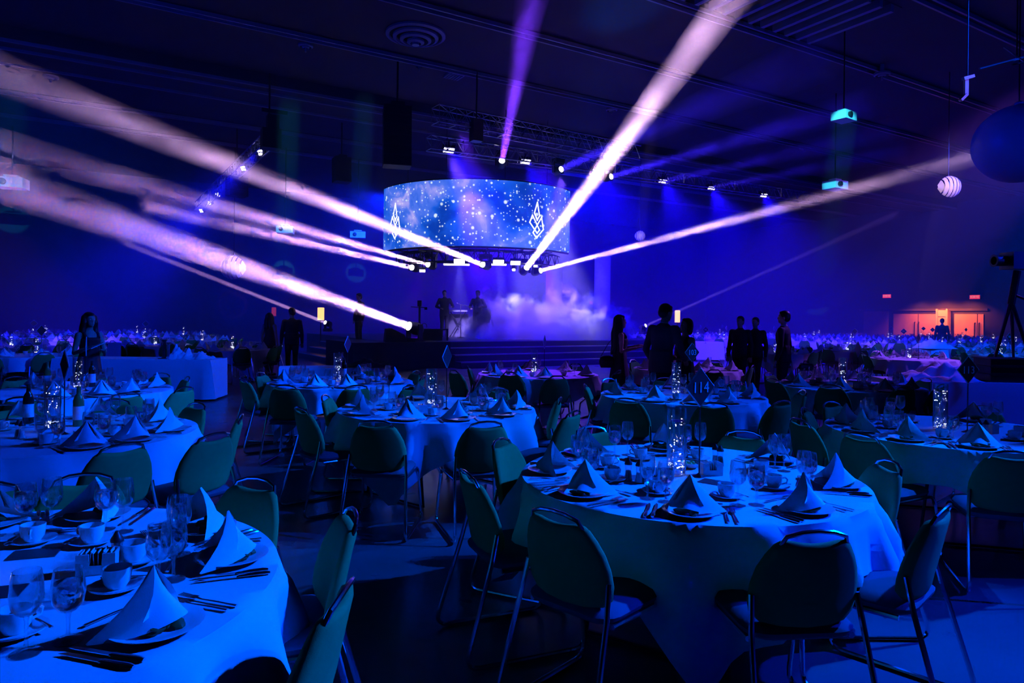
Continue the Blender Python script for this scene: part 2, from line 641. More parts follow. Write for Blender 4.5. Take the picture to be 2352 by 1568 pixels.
def text_mesh(name, s, size, m, depth=0.004, align='CENTER'):
    cu = bpy.data.curves.new(name, 'FONT')
    cu.body, cu.size, cu.extrude = s, size, depth
    cu.align_x, cu.align_y = 'CENTER', 'CENTER'
    cu.resolution_u = 3
    o = bpy.data.objects.new(name, cu)
    COL.objects.link(o)
    bpy.context.view_layer.update()
    dg = bpy.context.evaluated_depsgraph_get()
    me = bpy.data.meshes.new_from_object(o.evaluated_get(dg))
    bpy.data.objects.remove(o)
    me.materials.clear()
    me.materials.append(m)
    return me


sortie = text_mesh('lettering', 'SORTIE', 0.21, M['red_text'])
for px, py, lab in ((2039, 680, 'red illuminated SORTIE exit sign above the dim left door panel'), (2241, 682, 'red illuminated SORTIE exit sign above the right-hand lit door')):
    b, Y = wall_ab(px)
    z = EYE + (HZ + (px - 1176) * SR - py) * Y / F
    t = thing('exit_sign', lab, 'exit sign', ab(A1, b, z - 0.14), AROT - PI / 2, 'exit signs')
    mb = MB(); mb.box((0, -0.07, 0.14), (0.62, 0.13, 0.28)); mb.build('housing', M['blackmetal'], t)
    mb = MB(); mb.box((0, -0.14, 0.14), (0.56, 0.012, 0.24)); f = mb.build('face', M['red_sign'], t)
    o = obj('lettering', sortie, f)
    o.matrix_local = Matrix.Translation((0, -0.152, 0.14)) @ Matrix.Rotation(PI / 2, 4, 'X') @ Matrix.Diagonal((0.72, 0.95, 1, 1))
t = tag(MB().box((0, 0, 0.08), (0.14, 0.1, 0.16)).build('exit_light', M['red_led'], None, loc=at(1358, 699, 34)), 'tiny red exit light left of the tall white pillar', 'exit light')

# ------------------------------------------------------------------ ceiling fittings
def ceil_at(px, py, z=CEIL):
    return on(px, py, z)


def ring_fitting(name, label, px, py, r, rings, m, drop=0.0):
    p = ceil_at(px, py, CEIL - drop)
    t = thing(name, label, 'ceiling vent' if rings > 2 else 'ceiling speaker', (p.x, p.y, p.z), 0, 'round ceiling fittings')
    for i in range(rings):
        ra = r * (1 - i / rings * 0.95)
        rb = ra - r / rings * 0.42
        z = -0.05 - 0.06 * i * (1 if rings > 2 else 0.4)
        MB().lathe([(ra, 0.0 if i == 0 else z + 0.05), (ra, z), (rb, z - 0.03), (rb * 0.96, z + 0.02)], 28).build('ring', m, t)
    MB().lathe([(r * 0.12, 0), (r * 0.12, -0.1 - 0.05 * rings), (0, -0.11 - 0.05 * rings)], 16).build('core', m, t)
    if drop:
        MB().lathe([(0.06, 0), (0.06, drop)], 8).build('stem', m, t)
    return t


ring_fitting('ceiling_diffuser', 'large round air diffuser with concentric rings on the dark ceiling', 955, 78, 0.78, 4, M['track'])
for px, py, r, lab in ((702, 103, 0.20, 'small round ceiling speaker left of the large ringed diffuser'), (117, 175, 0.22, 'small round ceiling speaker in the pale beam at the far left'),
                       (963, 148, 0.11, 'smallest round ceiling fitting just below the large ringed diffuser'), (1405, 250, 0.2, 'small round ceiling speaker right of the violet upward beam'),
                       (2026, 168, 0.22, 'round ceiling speaker hanging on a short stem at upper right'), (1850, 338, 0.25, 'faint round ceiling speaker among the blue beams at right')):
    ring_fitting('ceiling_speaker', lab, px, py, r, 2, M['track'], 0.25 if px == 2026 else 0.0)
p = ceil_at(1043, 172, CEIL)
t = thing('ceiling_grille', 'small square ceiling grille beside the upward violet beam', 'ceiling vent', p, AROT)
MB().box((0, 0, -0.03), (0.5, 0.5, 0.06)).build('frame', M['track'], t)
for i in range(5):
    MB().box((-0.18 + i * 0.09, 0, -0.075), (0.03, 0.42, 0.03)).build('slat', M['track'], t)

spot((0.6, 23.6, 3.6), on(1440, 15, CEIL), (0.0, 0.12, 1.0), 1900, 15, 0.9)  # added lamp without a fixture, makes the blue patch on the ceiling

# ------------------------------------------------------------------ stage
SH = 0.82
stage_rot = AROT
deck = obox(7.6, 18.6, 20.0, 30.0, 0.0, SH).build('stage_deck', M['deck'])
tag(deck, 'wide black stage deck under the curved screen, covered in smoke', 'stage')
MBn = obox(7.6, 18.6, 19.97, 20.01, SH - 0.035, SH + 0.004)
MBn.build('deck_nosing', M['nosing'], deck)
thrust = tag(obox(6.2, 9.33, 19.25, 19.965, 0.0, SH).merge(obox(6.2, 7.59, 19.965, 22.05, 0.0, SH), Matrix()).build('stage_block', M['black']), 'dark stage block jutting forward below the floor spotlight', 'stage block')
steps = thing('stage_steps', 'broad black steps leading up to the stage front', 'steps', ab(14, 19.4, 0), AROT)
for i in range(3):
    z = SH * (3 - i) / 4
    w = 0.42
    y0 = 0.6 - 0.42 * (i + 1)
    MB().box((0, y0 + w / 2, z / 2), (9.1, w - 0.004, z)).build('tread', M['deck'], steps)
    MB().box((0, y0 + 0.012, z - 0.012), (9.1, 0.03, 0.03)).build('nosing', M['nosing'], steps)
steps2 = thing('stage_steps', 'short black steps climbing the left side of the stage', 'steps', ab(7.0, 24.2, 0), AROT)
for i in range(3):
    z = SH * (3 - i) / 4
    x0 = 0.6 - 0.42 * (i + 1)
    MB().box((x0 + 0.21, 0, z / 2), (0.416, 4.2, z)).build('tread', M['deck'], steps2)
    MB().box((x0 + 0.012, 0, z - 0.012), (0.03, 4.2, 0.03)).build('nosing', M['nosing'], steps2)

# pillars of white fabric
for px, Y, w, ztop, lab in ((1383, 28.0, 0.33, 4.15, 'tall round white fabric pillar right of the stage'), (1272, 29.5, 0.36, 3.95, 'white fabric pillar half hidden in smoke behind the stage beam')):
    p = at(px, 700, Y)
    pr = [(w * 0.96, 0.0), (w, 0.02), (w, ztop - SH - 0.06), (w * 0.97, ztop - SH - 0.02), (w * 0.5, ztop - SH), (0, ztop - SH)]
    tag(MB().lathe(pr, 32).build('fabric_pillar', M['pillar'], loc=(p.x, p.y, SH)), lab, 'pillar', 'white fabric pillars')

# ------------------------------------------------------------------ curved screen
SC = Vector((-1.34, 26.9, 0))
SRAD, SHALF, SZ0, SZ1 = 3.92, math.radians(61), 4.02, 6.27
screen = thing('curved_led_screen', 'large curved screen showing a blue star field with two white flame emblems', 'screen', (SC.x, SC.y, 0))
smat = screen_material()


def cyl(th, z, r=SRAD):
    return Vector((r * math.sin(th), -r * math.cos(th), z))


NP = 16
for i in range(NP):
    t0 = -SHALF + 2 * SHALF * i / NP
    t1 = -SHALF + 2 * SHALF * (i + 1) / NP
    mb = MB()
    V, Fc = [], []
    for k in range(4):
        th = t0 + (t1 - t0) * k / 3
        V += [cyl(th, SZ0), cyl(th, SZ1), cyl(th, SZ0, SRAD - 0.08), cyl(th, SZ1, SRAD - 0.08)]
    for k in range(3):
        a, b = k * 4, k * 4 + 4
        Fc += [(a, b, b + 1, a + 1), (b + 2, a + 2, a + 3, b + 3), (a + 1, b + 1, b + 3, a + 3), (b, a, a + 2, b + 2)]
    mb.add(V, Fc)
    mb.build('screen_panel', smat, screen, 30)
for z in (SZ0 - 0.04, SZ1 + 0.03):
    mb = MB()
    mb.tube([cyl(-SHALF + 2 * SHALF * k / 40, z, SRAD - 0.06) for k in range(41)], 0.035, 6)
    mb.build('screen_rail', M['blackmetal'], screen)
mb = MB()
NB = 24
V = [cyl(-SHALF + 2 * SHALF * k / NB, z, SRAD - 0.12) for k in range(NB + 1) for z in (SZ0, SZ1)]
mb.add(V, [(2 * k, 2 * k + 1, 2 * k + 3, 2 * k + 2) for k in range(NB)])
mb.build('back_shell', M['black'], screen)

EMB = [
    [(345, 115), (285, 330), (345, 465), (395, 375), (345, 115)],
    [(245, 375), (190, 520), (345, 720), (397, 655), (245, 375)],
    [(440, 400), (260, 715), (332, 815), (485, 635), (440, 400)],
]


def emblem(th0, name):
    mb = MB()
    for line in EMB:
        P = [((x - 338) / 8.54 / F * 23.6 * 1.12, (465 - y) / 8.54 / F * 23.6) for x, y in line]
        for (x0, z0), (x1, z1) in zip(P, P[1:]):
            d = Vector((x1 - x0, z1 - z0)).normalized() * 0.022
            nx, nz = -d.y, d.x
            x0_, z0_, x1_, z1_ = x0 - d.x, z0 - d.y, x1 + d.x, z1 + d.y
            q = [(x0_ + nx, z0_ + nz), (x0_ - nx, z0_ - nz), (x1_ - nx, z1_ - nz), (x1_ + nx, z1_ + nz)]
            V = []
            for rr in (SRAD + 0.012, SRAD + 0.003):
                V += [cyl(th0 + x / SRAD, 5.0 + z, rr) for x, z in q]
            mb.add(V, [(0, 1, 2, 3), (7, 6, 5, 4), (0, 4, 5, 1), (1, 5, 6, 2), (2, 6, 7, 3), (3, 7, 4, 0)])
    e = mb.build(name, emit('emblem_white', (1.0, 0.97, 1.0), 1.6), screen)
    e['label'] = 'white outlined flame emblem'
    return e


emblem(math.radians(33.5), 'emblem')
emblem(math.radians(-47), 'emblem')


# ------------------------------------------------------------------ trusses
def truss(name, label, p, q, size=0.42, bay=0.55, group='lighting trusses', cat='truss', m=None):
    m = m or M['alu']
    d = (q - p)
    L = d.length
    rz = math.atan2(d.y, d.x)
    t = thing(name, label, cat, p, rz, group)
    s = size / 2
    for y in (-s, s):
        for z in (-s, s):
            MB().tube([(0, y, z), (L, y, z)], 0.025, 6).build('chord', m, t)
    n = int(L / bay)
    mb = MB()
    b = L / n
    mb.tube([(0, -s, -s), (b / 2, -s, s), (b, -s, -s)], 0.013, 5)
    mb.tube([(0, s, s), (b / 2, s, -s), (b, s, s)], 0.013, 5)
    mb.tube([(0, -s, s), (b, s, s)], 0.013, 5)
    mb.tube([(0, -s, -s), (0, s, -s), (0, s, s), (0, -s, s), (0, -s, -s)], 0.013, 5)
    me = mb.mesh('brace', m)
    for i in range(n):
        obj('brace', me, t, (i * b, 0, 0))
    return t


TZ = 7.1
tp0, tp1 = at(985, 320, 21.5), at(1900, 465, 31.0)
tp0.z = tp1.z = TZ
tdir = (tp1 - tp0).normalized()
truss('lighting_truss', 'long dark lighting truss hanging above the curved screen', tp0, tp1)
tq0, tq1 = at(1000, 290, 20.0), at(1460, 372, 24.5)
tq0.z = tq1.z = 7.55
truss('lighting_truss', 'upper front truss section crossing behind the violet beam', tq0, tq1, 0.5)
lt0, lt1 = at(618, 330, 21.5), at(456, 492, 35.0)
lt0.z = lt1.z = 7.15
truss('lighting_truss', 'receding side truss carrying six small lamps at left', lt0, lt1, 0.36)
# round truss under the screen
rt = thing('ring_truss', 'round dark truss hanging just below the curved screen', 'truss', (SC.x, SC.y, 0), 0, 'lighting trusses')
for r in (3.25, 2.85):
    for z in (3.55, 3.95):
        MB().tube([cyl(math.radians(-75 + 150 * k / 40), z, r) for k in range(41)], 0.03, 6).build('chord', M['blackmetal'], rt)
mb = MB()
mb.tube([cyl(0, 3.55, 3.25), cyl(0.08, 3.95, 3.25), cyl(0.16, 3.55, 3.25)], 0.016, 5)
mb.tube([cyl(0, 3.95, 2.85), cyl(0.08, 3.55, 2.85), cyl(0.16, 3.95, 2.85)], 0.016, 5)
mb.tube([cyl(0, 3.55, 3.25), cyl(0, 3.95, 3.25), cyl(0, 3.95, 2.85)], 0.022, 5)
me = mb.mesh('brace', M['blackmetal'])
for i in range(16):
    o = obj('brace', me, rt)
    o.rotation_euler = (0, 0, -1.28 + i * 0.16)
for k, thd in enumerate((-58, -20, 20, 58)):
    c = cyl(math.radians(thd), 3.95, 3.05)
    MB().tube([c, (c.x, c.y, CEIL - 0.05)], 0.012, 5).build('hanging_cable', M['blackmetal'], rt)


# ------------------------------------------------------------------ stage lamps
def aim(d):
    return Vector(d).normalized().to_track_quat('Z', 'Y').to_matrix()


def moving_head(pos, d, label, hung=True, s=1.0, lens=None, group='moving head spotlights'):
    """pos = centre of the head"""
    d = Vector(d).normalized()
    up = -1.0 if hung else 1.0
    t = thing('moving_head_light', label, 'stage light', pos, 0, group)
    rz = math.atan2(d.y, d.x) - PI / 2
    R3 = Matrix.Rotation(rz, 3, 'Z')
    mb = MB()
    mb.box(R3 @ Vector((0, 0, -up * 0.33 * s)), (0.36 * s, 0.3 * s, 0.14 * s), R3)
    mb.build('base', M['black'], t)
    mb = MB()
    for sx in (-1, 1):
        mb.box(R3 @ Vector((sx * 0.19 * s, 0, -up * 0.1 * s)), (0.045 * s, 0.12 * s, 0.38 * s), R3)
    mb.box(R3 @ Vector((0, 0, -up * 0.26 * s)), (0.4 * s, 0.12 * s, 0.05 * s), R3)
    mb.build('yoke', M['black'], t)
    if hung and pos.z < 4.5:                              # hook bar on the round truss
        zt = 3.95 - pos.z
        rd = (Vector((SC.x, SC.y, 0)) - Vector((pos.x, pos.y, 0))).normalized()
        MB().tube([(0, 0, 0.3 * s), (0, 0, zt)], 0.022, 6).tube([rd * -0.7 + Vector((0, 0, zt)), rd * 0.7 + Vector((0, 0, zt))], 0.022, 6).build('hook_bar', M['blackmetal'], t)
    A = aim(d)
    mb = MB()
    mb.lathe([(0, -0.22), (0.1, -0.22), (0.14, -0.17), (0.15, -0.02), (0.12, 0.1), (0.125, 0.2), (0.105, 0.2), (0.1, 0.185)], 20)
    mb.v = [tuple(A @ (Vector(p) * s)) for p in mb.v]
    h = mb.build('head', M['black'], t)
    mb = MB()
    mb.lathe([(0.1, 0.186), (0.07, 0.192), (0, 0.196)], 20)
    mb.v = [tuple(A @ (Vector(p) * s)) for p in mb.v]
    mb.build('lens', lens or M['lamp_white'], h)
    return t


BEAM = volume('beam_haze', 0.15, (1, 1, 1), 0.15, noise=0.75, lo=0.35, hi=1.7, e0=0.38, e1=0.66, stretch=(1.6, 1.6, 0.7), step=0.35)
BEAMTHIN = volume('thin_beam_haze', 0.15, (1, 1, 1), 0.15)


BSPREAD, BPOWER = 1.4, 0.0004


def beam(src, dst, r0, r1, power, color, m=BEAM, label='', blend=0.45):
    d = dst - src
    L = d.length
    mb = MB()
    mb.lathe([(0, 0), (r0, 0), (r1, L), (0, L)], 28)
    o = mb.build('light_beam_haze', m)
    o.matrix_world = Matrix.Translation(src) @ aim(d).to_4x4()
    tag(o, label, 'light beam', 'light beams in the haze', 'stuff')
    l = bpy.data.lights.new('beam_lamp', 'AREA')
    l.shape, l.size = 'DISK', 2 * r0 * 0.95
    l.spread = 2 * math.atan((r1 - r0) / L) * BSPREAD
    l.energy, l.color = power * BPOWER, color
    lo = bpy.data.objects.new('beam_lamp', l)
    COL.objects.link(lo)
    lo.matrix_world = Matrix.Translation(src) @ d.to_track_quat('-Z', 'Y').to_matrix().to_4x4()


PINK = (0.92, 0.55, 1.0)
BEAMS = [
    # source px, depth, end px, depth, r0, r1, watts, colour, hung, label
    ((1108, 607), 23.7, (-120, 120), 10.0, 0.095, 0.36, 140000, PINK, True, 'upper pale pink beam crossing left from below the curved screen'),
    ((982, 607), 24.2, (-120, 300), 12.0, 0.07, 0.36, 80000, PINK, True, 'middle pale pink beam running left to the photo edge'),
    ((945, 614), 24.6, (330, 470), 14.0, 0.08, 0.22, 52000, PINK, True, 'short lower beam of the left bundle'),
    ((937, 748), 21.0, (-120, 372), 12.0, 0.12, 0.46, 215000, PINK, False, 'thick beam rising left from the stage floor spotlight'),
    ((746, 740), 24.0, (285, 558), 18.0, 0.06, 0.10, 6000, PINK, False, 'thin beam rising left beside the orange lantern'),
    ((1210, 614), 24.2, (1730, -70), 13.5, 0.11, 0.46, 300000, PINK, True, 'broad white beam rising right through the truss'),
    ((1243, 621), 24.7, (2300, 345), 15.0, 0.07, 0.24, 70000, PINK, True, 'narrow beam reaching right towards the blue balloon'),
    ((1153, 368), 22.6, (1232, -60), 14.4, 0.10, 0.42, 75000, (0.16, 0.03, 1.0), True, 'violet beam rising straight up to the ceiling'),
    ((1484, 747), 26.0, (2060, 490), 20.0, 0.045, 0.12, 1500, (0.5, 0.25, 1.0), False, 'faint thin beam rising right behind the standing group'),
    ((1290, 388), 23.5, (1900, 120), 15.0, 0.12, 0.62, 26000, (0.03, 0.01, 1.0), True, 'dim wide blue beam fanning right, topmost of four'),
    ((1405, 405), 24.5, (2000, 235), 17.0, 0.1, 0.42, 24000, (0.03, 0.01, 1.0), True, 'dim blue beam fanning right, second from top'),
    ((1522, 416), 26.0, (2050, 300), 19.0, 0.1, 0.38, 18000, (0.03, 0.01, 1.0), True, 'dim blue beam fanning right, third from top'),
    ((1634, 432), 27.5, (2080, 345), 21.0, 0.1, 0.36, 16000, (0.03, 0.01, 1.0), True, 'dim blue beam fanning right, lowest of four'),
]
HEADLAB = {
    0: 'black moving head hung below the screen, shooting the uppermost left beam',
    1: 'black moving head at the left end of the round truss, inner of two',
    2: 'black moving head at the left end of the round truss, outer of two',
    3: 'black moving head standing on the dark stage block',
    4: 'small black moving head on the floor beside the orange lantern',
    5: 'moving head below the screen shooting the broad beam up right',
    6: 'moving head below the screen shooting the narrow right beam',
    7: 'bright round lamp on the truss shooting the violet beam upward',
    8: 'small floor lamp behind the standing group at right',
    9: 'round cell lamp on the truss right of the violet beam',
    10: 'thin oval lamp on the truss behind the broad right beam',
}
for i, (p, Y, q, Y2, r0, r1, W, c, hung, lab) in enumerate(BEAMS):
    a, b = at(*p, Y), at(*q, Y2)
    if b.z > CEIL - 0.05:
        k = (CEIL - 0.05 - a.z) / (b.z - a.z)
        b = a + (b - a) * k
    d = (b - a).normalized()
    beam(a, b, r0, r1, W, c, BEAM if r1 > 0.13 else BEAMTHIN, lab)
    if i in HEADLAB:
        s = 1.35 if i in (3,) else (1.0 if r1 > 0.2 else 0.7)
        moving_head(a - d * 0.215 * s, d, HEADLAB[i], hung, s)


def wash(pos, d, label, cols=8, rows=4, w=0.36, h=0.18, group='wash lamps on the trusses', cell=None):
    t = thing('wash_light', label, 'stage light', pos, 0, group)
    A = aim(d)
    mb = MB(); mb.box(A @ Vector((0, 0, -0.08)), (w * 1.12, h * 1.2, 0.15), A); mb.build('housing', M['black'], t)
    mb = MB()
    for i in range(cols):
        for j in range(rows):
            c = Vector(((i - (cols - 1) / 2) * w / cols, (j - (rows - 1) / 2) * h / rows, 0.0))
            n = 6
            rx, ry = w / cols * 0.44, h / rows * 0.44
            V = [A @ (c + Vector((rx * math.cos(2 * PI * k / n), ry * math.sin(2 * PI * k / n), 0.006))) for k in range(n)]
            mb.add(V, [tuple(range(n))])
    mb.build('led_array', cell or M['lamp_violet'], t)
    mb = MB()
    mb.tube([A @ Vector((-w * 0.6, 0, -0.08)), Vector((-w * 0.6, 0, 0.16)), Vector((w * 0.6, 0, 0.16)), A @ Vector((w * 0.6, 0, -0.08))], 0.014, 5)
    mb.tube([(0, 0, 0.16), (0, 0, 0.32)], 0.02, 5)
    mb.build('bracket', M['blackmetal'], t)
    return t


WD = Vector((0.35, -0.72, -0.75))
ORD = ['first', 'second', 'third', 'fourth', 'fifth', 'sixth', 'seventh', 'eighth', 'ninth', 'tenth', 'eleventh', 'twelfth', 'thirteenth', 'fourteenth', 'fifteenth', 'sixteenth', 'seventeenth', 'eighteenth', 'nineteenth', 'twentieth',
       'twenty-first', 'twenty-second', 'twenty-third', 'twenty-fourth', 'twenty-fifth', 'twenty-sixth', 'twenty-seventh', 'twenty-eighth', 'twenty-ninth', 'thirtieth'] + ['thirty-' + x for x in ('first', 'second', 'third', 'fourth', 'fifth', 'sixth', 'seventh', 'eighth', 'ninth')]
WASH = ((1031, 345, 22.0), (1207, 371, 23.6), (1370, 395, 25.2), (1522, 417, 26.7), (1634, 433, 28.0), (1754, 449, 29.4))
for i, (px, py, Y) in enumerate(WASH):
    p = at(px, py, Y)
    wash(p, WD, 'rectangular wash lamp on the long truss, %s from the left' % ORD[i])
    spot(p + WD.normalized() * 0.05, p + Vector((0.5, 0.18, -0.8)), (0.006, 0.0, 1.0), 11000, 80, 0.95, 0.12)
for i, (px, py) in enumerate(((598, 350), (559, 387), (532, 415), (500, 447), (480, 466), (462, 484))):
    Y = 5.53 * F / (HZ - (1176 - px) * SR - py)
    p = at(px, py, Y)
    wash(p, (-0.45, -0.75, -0.5), 'six-cell lamp on the receding side truss, %s from its near end' % ORD[i], 3, 2, 0.26, 0.2, 'six-cell lamps on the side truss')
    spot(p + Vector((-0.04, -0.07, -0.05)), p + Vector((-0.5, -0.55, -0.75)), (0.004, 0.004, 1.0), 4200, 52, 0.95, 0.1)

# lamps hung under the round truss
for i, (px, py, w, Y) in enumerate(((1055, 600, 24, 23.4), (1145, 602, 24, 23.4), (1184, 604, 22, 23.6), (965, 602, 14, 24.6), (970, 622, 13, 24.4), (1230, 611, 9, 24.6))):
    p = at(px, py, Y)
    sw = w * Y / F
    t = thing('panel_light', 'glowing panel lamp under the round truss, %s from the left' % ORD[(2, 3, 4, 0, 1, 5)[i]], 'stage light', p, 0, 'panel lamps under the round truss')
    A = aim((0.05, -0.72, -0.7))
    mb = MB(); mb.box(A @ Vector((0, 0, -0.07)), (sw * 1.15, sw * 0.62, 0.12), A); mb.build('housing', M['black'], t)
    mb = MB(); mb.box(A @ Vector((0, 0, 0.0)), (sw, sw * 0.48, 0.02), A); mb.build('panel', M['lamp_panel'], t)
    mb = MB(); mb.tube([(0, 0.05, 0.05), (0, 0.05, 3.95 - p.z)], 0.022, 6); mb.tube([(0, -0.15, 3.95 - p.z), (0, 1.1, 3.95 - p.z)], 0.022, 6); mb.build('clamp', M['blackmetal'], t)
for i, (x0, x1) in enumerate(((1019, 1078), (1120, 1163))):
    a, b = at(x0, 607, 25.0), at(x1, 608, 25.0)
    t = thing('light_bar', 'thin horizontal light bar behind the stage lamps, %s one' % ('left', 'right')[i], 'stage light', a, 0, 'horizontal light bars')
    d = b - a
    MB().tube([(0, 0.06, 0.02), d + Vector((0, 0.06, 0.02))], 0.05, 8).build('rail', M['black'], t)
    MB().tube([(0, 0, 0), d], 0.03, 8).build('tube', M['lamp_panel'], t)
t = moving_head(at(1180, 621, 24.0) + Vector((0, 0.2, 0.1)), (0.0, -0.8, -0.6), 'small round white lamp hanging left of the broad beam', True, 0.6)

# light from those lamps, and added spots without fixtures for smoke and back wall
STAGE_SPOTS = [
    (at(1055, 604, 24.0), (-2.0, 26.4, 0.9), (0.28, 0.20, 1.0), 3600, 24),
    (at(1145, 604, 24.0), (-0.2, 26.4, 0.9), (0.28, 0.20, 1.0), 3200, 24),
    (Vector((0.2, 26.9, 6.7)), (0.9, 26.0, 0.9), (0.36, 0.30, 1.0), 30000, 26),  # added pair of spots above the screen to brighten the smoke
    (Vector((1.2, 27.4, 6.7)), (2.4, 25.4, 0.9), (0.36, 0.30, 1.0), 26000, 30),
    (at(968, 616, 24.8), (-4.0, 25.0, 0.9), (0.10, 0.0, 1.0), 1800, 34),
    (at(1240, 618, 25.5), (3.6, 26.5, 1.2), (0.07, 0.01, 1.0), 2600, 60),
    (at(1100, 604, 26.0), (-0.8, 33.0, 1.5), (0.05, 0.0, 1.0), 4000, 100),
    (at(1150, 560, 29.0), (0.8, 36.0, 2.0), (0.015, 0.0, 1.0), 9000, 120),  # added behind the screen to light the back wall
    (at(1290, 395, 23.4), (1.4, 25.4, 1.2), (0.16, 0.07, 1.0), 17000, 36),
    (at(1030, 350, 21.8), (0.6, 25.4, 1.0), (0.14, 0.05, 1.0), 16000, 34),
    (at(880, 450, 28.0), (-11.0, 35.0, 2.0), (0.0, 0.008, 1.0), 5200, 110),  # added pair behind the screen, turns haze and wall blue
    (at(1330, 450, 28.0), (9.0, 42.0, 3.0), (0.0, 0.0, 1.0), 6500, 110),
]
for s_ in STAGE_SPOTS:
    spot(*s_[:5], 0.7, 0.12)

# ------------------------------------------------------------------ haze and stage smoke
hz = MB().box((0, 0, 0), (46, 19.6, 8.3)).build('room_haze', volume('room_haze', 0.016, (1, 1, 1), 0.0), loc=(0, 27.5, 4.25))
hz.location.y = 26.4
tag(hz, 'thin blue haze hanging in the air around the stage', 'haze', None, 'stuff')


def fog_material():
    m = bpy.data.materials.new('stage_smoke')
    m.use_nodes = True
    nt = m.node_tree
    nt.nodes.clear()
    L = nt.links.new

    def node(t, **kw):
        n = nt.nodes.new(t)
        for k, v in kw.items():
            setattr(n, k, v)
        return n

    def mth(op, a, b=None, clamp=False):
        n = node('ShaderNodeMath', operation=op)
        n.use_clamp = clamp
        for i, x in enumerate((a, b)):
            if x is None:
                continue
            if isinstance(x, (int, float)):
                n.inputs[i].default_value = x
            else:
                L(x, n.inputs[i])
        return n.outputs[0]
    out = node('ShaderNodeOutputMaterial')
    v = node('ShaderNodeVolumeScatter')
    v.inputs['Anisotropy'].default_value = 0.0
    v.inputs['Color'].default_value = (1, 1, 1, 1)
    L(v.outputs[0], out.inputs['Volume'])
    tc = node('ShaderNodeTexCoord')
    n = node('ShaderNodeTexNoise')
    n.inputs['Scale'].default_value = 1.5
    n.inputs['Detail'].default_value = 4
    n.inputs['Roughness'].default_value = 0.58
    n.inputs['Distortion'].default_value = 0.7
    L(tc.outputs['Object'], n.inputs['Vector'])
    big = node('ShaderNodeTexNoise')
    big.inputs['Scale'].default_value = 0.38
    big.inputs['Detail'].default_value = 1
    L(tc.outputs['Object'], big.inputs['Vector'])
    sep = node('ShaderNodeSeparateXYZ')
    L(tc.outputs['Generated'], sep.inputs[0])
    # thins with height, and towards the ends of the bank
    hgt = mth('MULTIPLY', sep.outputs[2], 0.62)
    dx = mth('ABSOLUTE', mth('SUBTRACT', sep.outputs[0], 0.5))
    end = mth('MULTIPLY', mth('MAXIMUM', mth('SUBTRACT', dx, 0.30), 0.0), 2.2)
    dy = mth('ABSOLUTE', mth('SUBTRACT', sep.outputs[1], 0.5))
    endy = mth('MULTIPLY', mth('MAXIMUM', mth('SUBTRACT', dy, 0.30), 0.0), 2.0)
    s = mth('ADD', mth('MULTIPLY', n.outputs['Fac'], 0.8), mth('MULTIPLY', big.outputs['Fac'], 0.5))
    s = mth('SUBTRACT', s, mth('ADD', mth('ADD', hgt, end), mth('ADD', endy, 0.40)))
    d = mth('MULTIPLY', mth('MULTIPLY', s, 13.0, True), 1.9)
    L(d, v.inputs['Density'])
    m.cycles.volume_step_rate = 0.22
    return m


fog = MB().box((0, 0, 0), (7.6, 5.6, 2.9)).build('smoke_bank', fog_material(), loc=(1.25, 25.4, SH + 1.47))
tag(fog, 'billowing violet-white smoke bank rolling across the stage floor', 'smoke', None, 'stuff')

# ------------------------------------------------------------------ things on and above the stage
t = thing('floor_monitor', 'black wedge floor monitor left of the floor spotlight', 'speaker', at(908, 783, 20.9), 0.3)
t.location.z = SH
MB().prism([(-0.34, 0), (0.34, 0), (0.26, 0.2), (-0.16, 0.42), (-0.3, 0.40)], -0.25, 0.25).build('cabinet', M['speaker'], t)
MB().prism([(0.24, 0.215), (-0.13, 0.40), (-0.135, 0.415), (0.245, 0.225)], -0.22, 0.22).build('grille', M['blackmetal'], t)
p = at(963, 783, 21.6)
t = thing('microphone_stand', 'black upright stand with a small boxed camera on top', 'stand', (p.x, p.y, SH))
MB().lathe([(0.0, 0.03), (0.2, 0.03), (0.21, 0.015), (0.21, 0.0), (0, 0)], 16).build('base', M['black'], t)
MB().tube([(0, 0, 0.02), (0, 0, 1.12)], 0.035, 8).build('pole', M['black'], t)
MB().box((0, 0, 1.2), (0.13, 0.16, 0.19)).build('camera_box', M['black'], t)
MB().tube([(-0.28, 0, 1.09), (0.24, 0, 1.07)], 0.014, 6).build('crossbar', M['black'], t)
MB().box((0.2, 0, 1.03), (0.09, 0.08, 0.06)).build('clamp', M['black'], t)
MB().tube([(0, -0.05, 0.75), (0.05, -0.09, 0.5), (0.02, -0.06, 0.3)], 0.02, 6).build('cable', M['black'], t)
p = at(988, 783, 22.6)
t = thing('equipment_case', 'low black equipment case with cable loop beside the stand', 'case', (p.x, p.y, SH), 0.15)
MB().box((0, 0, 0.17), (0.78, 0.5, 0.34)).build('body', M['black'], t)
MB().box((0.1, 0, 0.36), (0.98, 0.54, 0.04)).build('lid', M['blackmetal'], t)
MB().tube([(-0.2 + 0.09 * math.cos(a), 0, 0.46 + 0.1 * math.sin(a)) for a in [k * PI / 8 - 0.4 for k in range(10)]], 0.012, 6).build('cable_loop', M['black'], t)
MB().box((0.56, 0, 0.19), (0.05, 0.5, 0.38)).build('end_panel', M['black'], t)
p = at(1052, 712, 26.4)
t = thing('keyboard_table', 'narrow pale-topped keyboard stand between the two musicians', 'stand', (p.x, p.y, SH))
MB().box((0, 0, 1.02), (0.75, 0.4, 0.07)).build('keyboard', M['white'], t)
for sx in (-1, 1):
    MB().tube([(-0.3 * sx, -0.15, 0), (0.3 * sx, 0.1, 0.99)], 0.02, 6).build('leg', M['black'], t)
MB().box((0, 0.14, 0.45), (0.8, 0.04, 0.9)).build('front_cloth', M['suit_grey'], t)


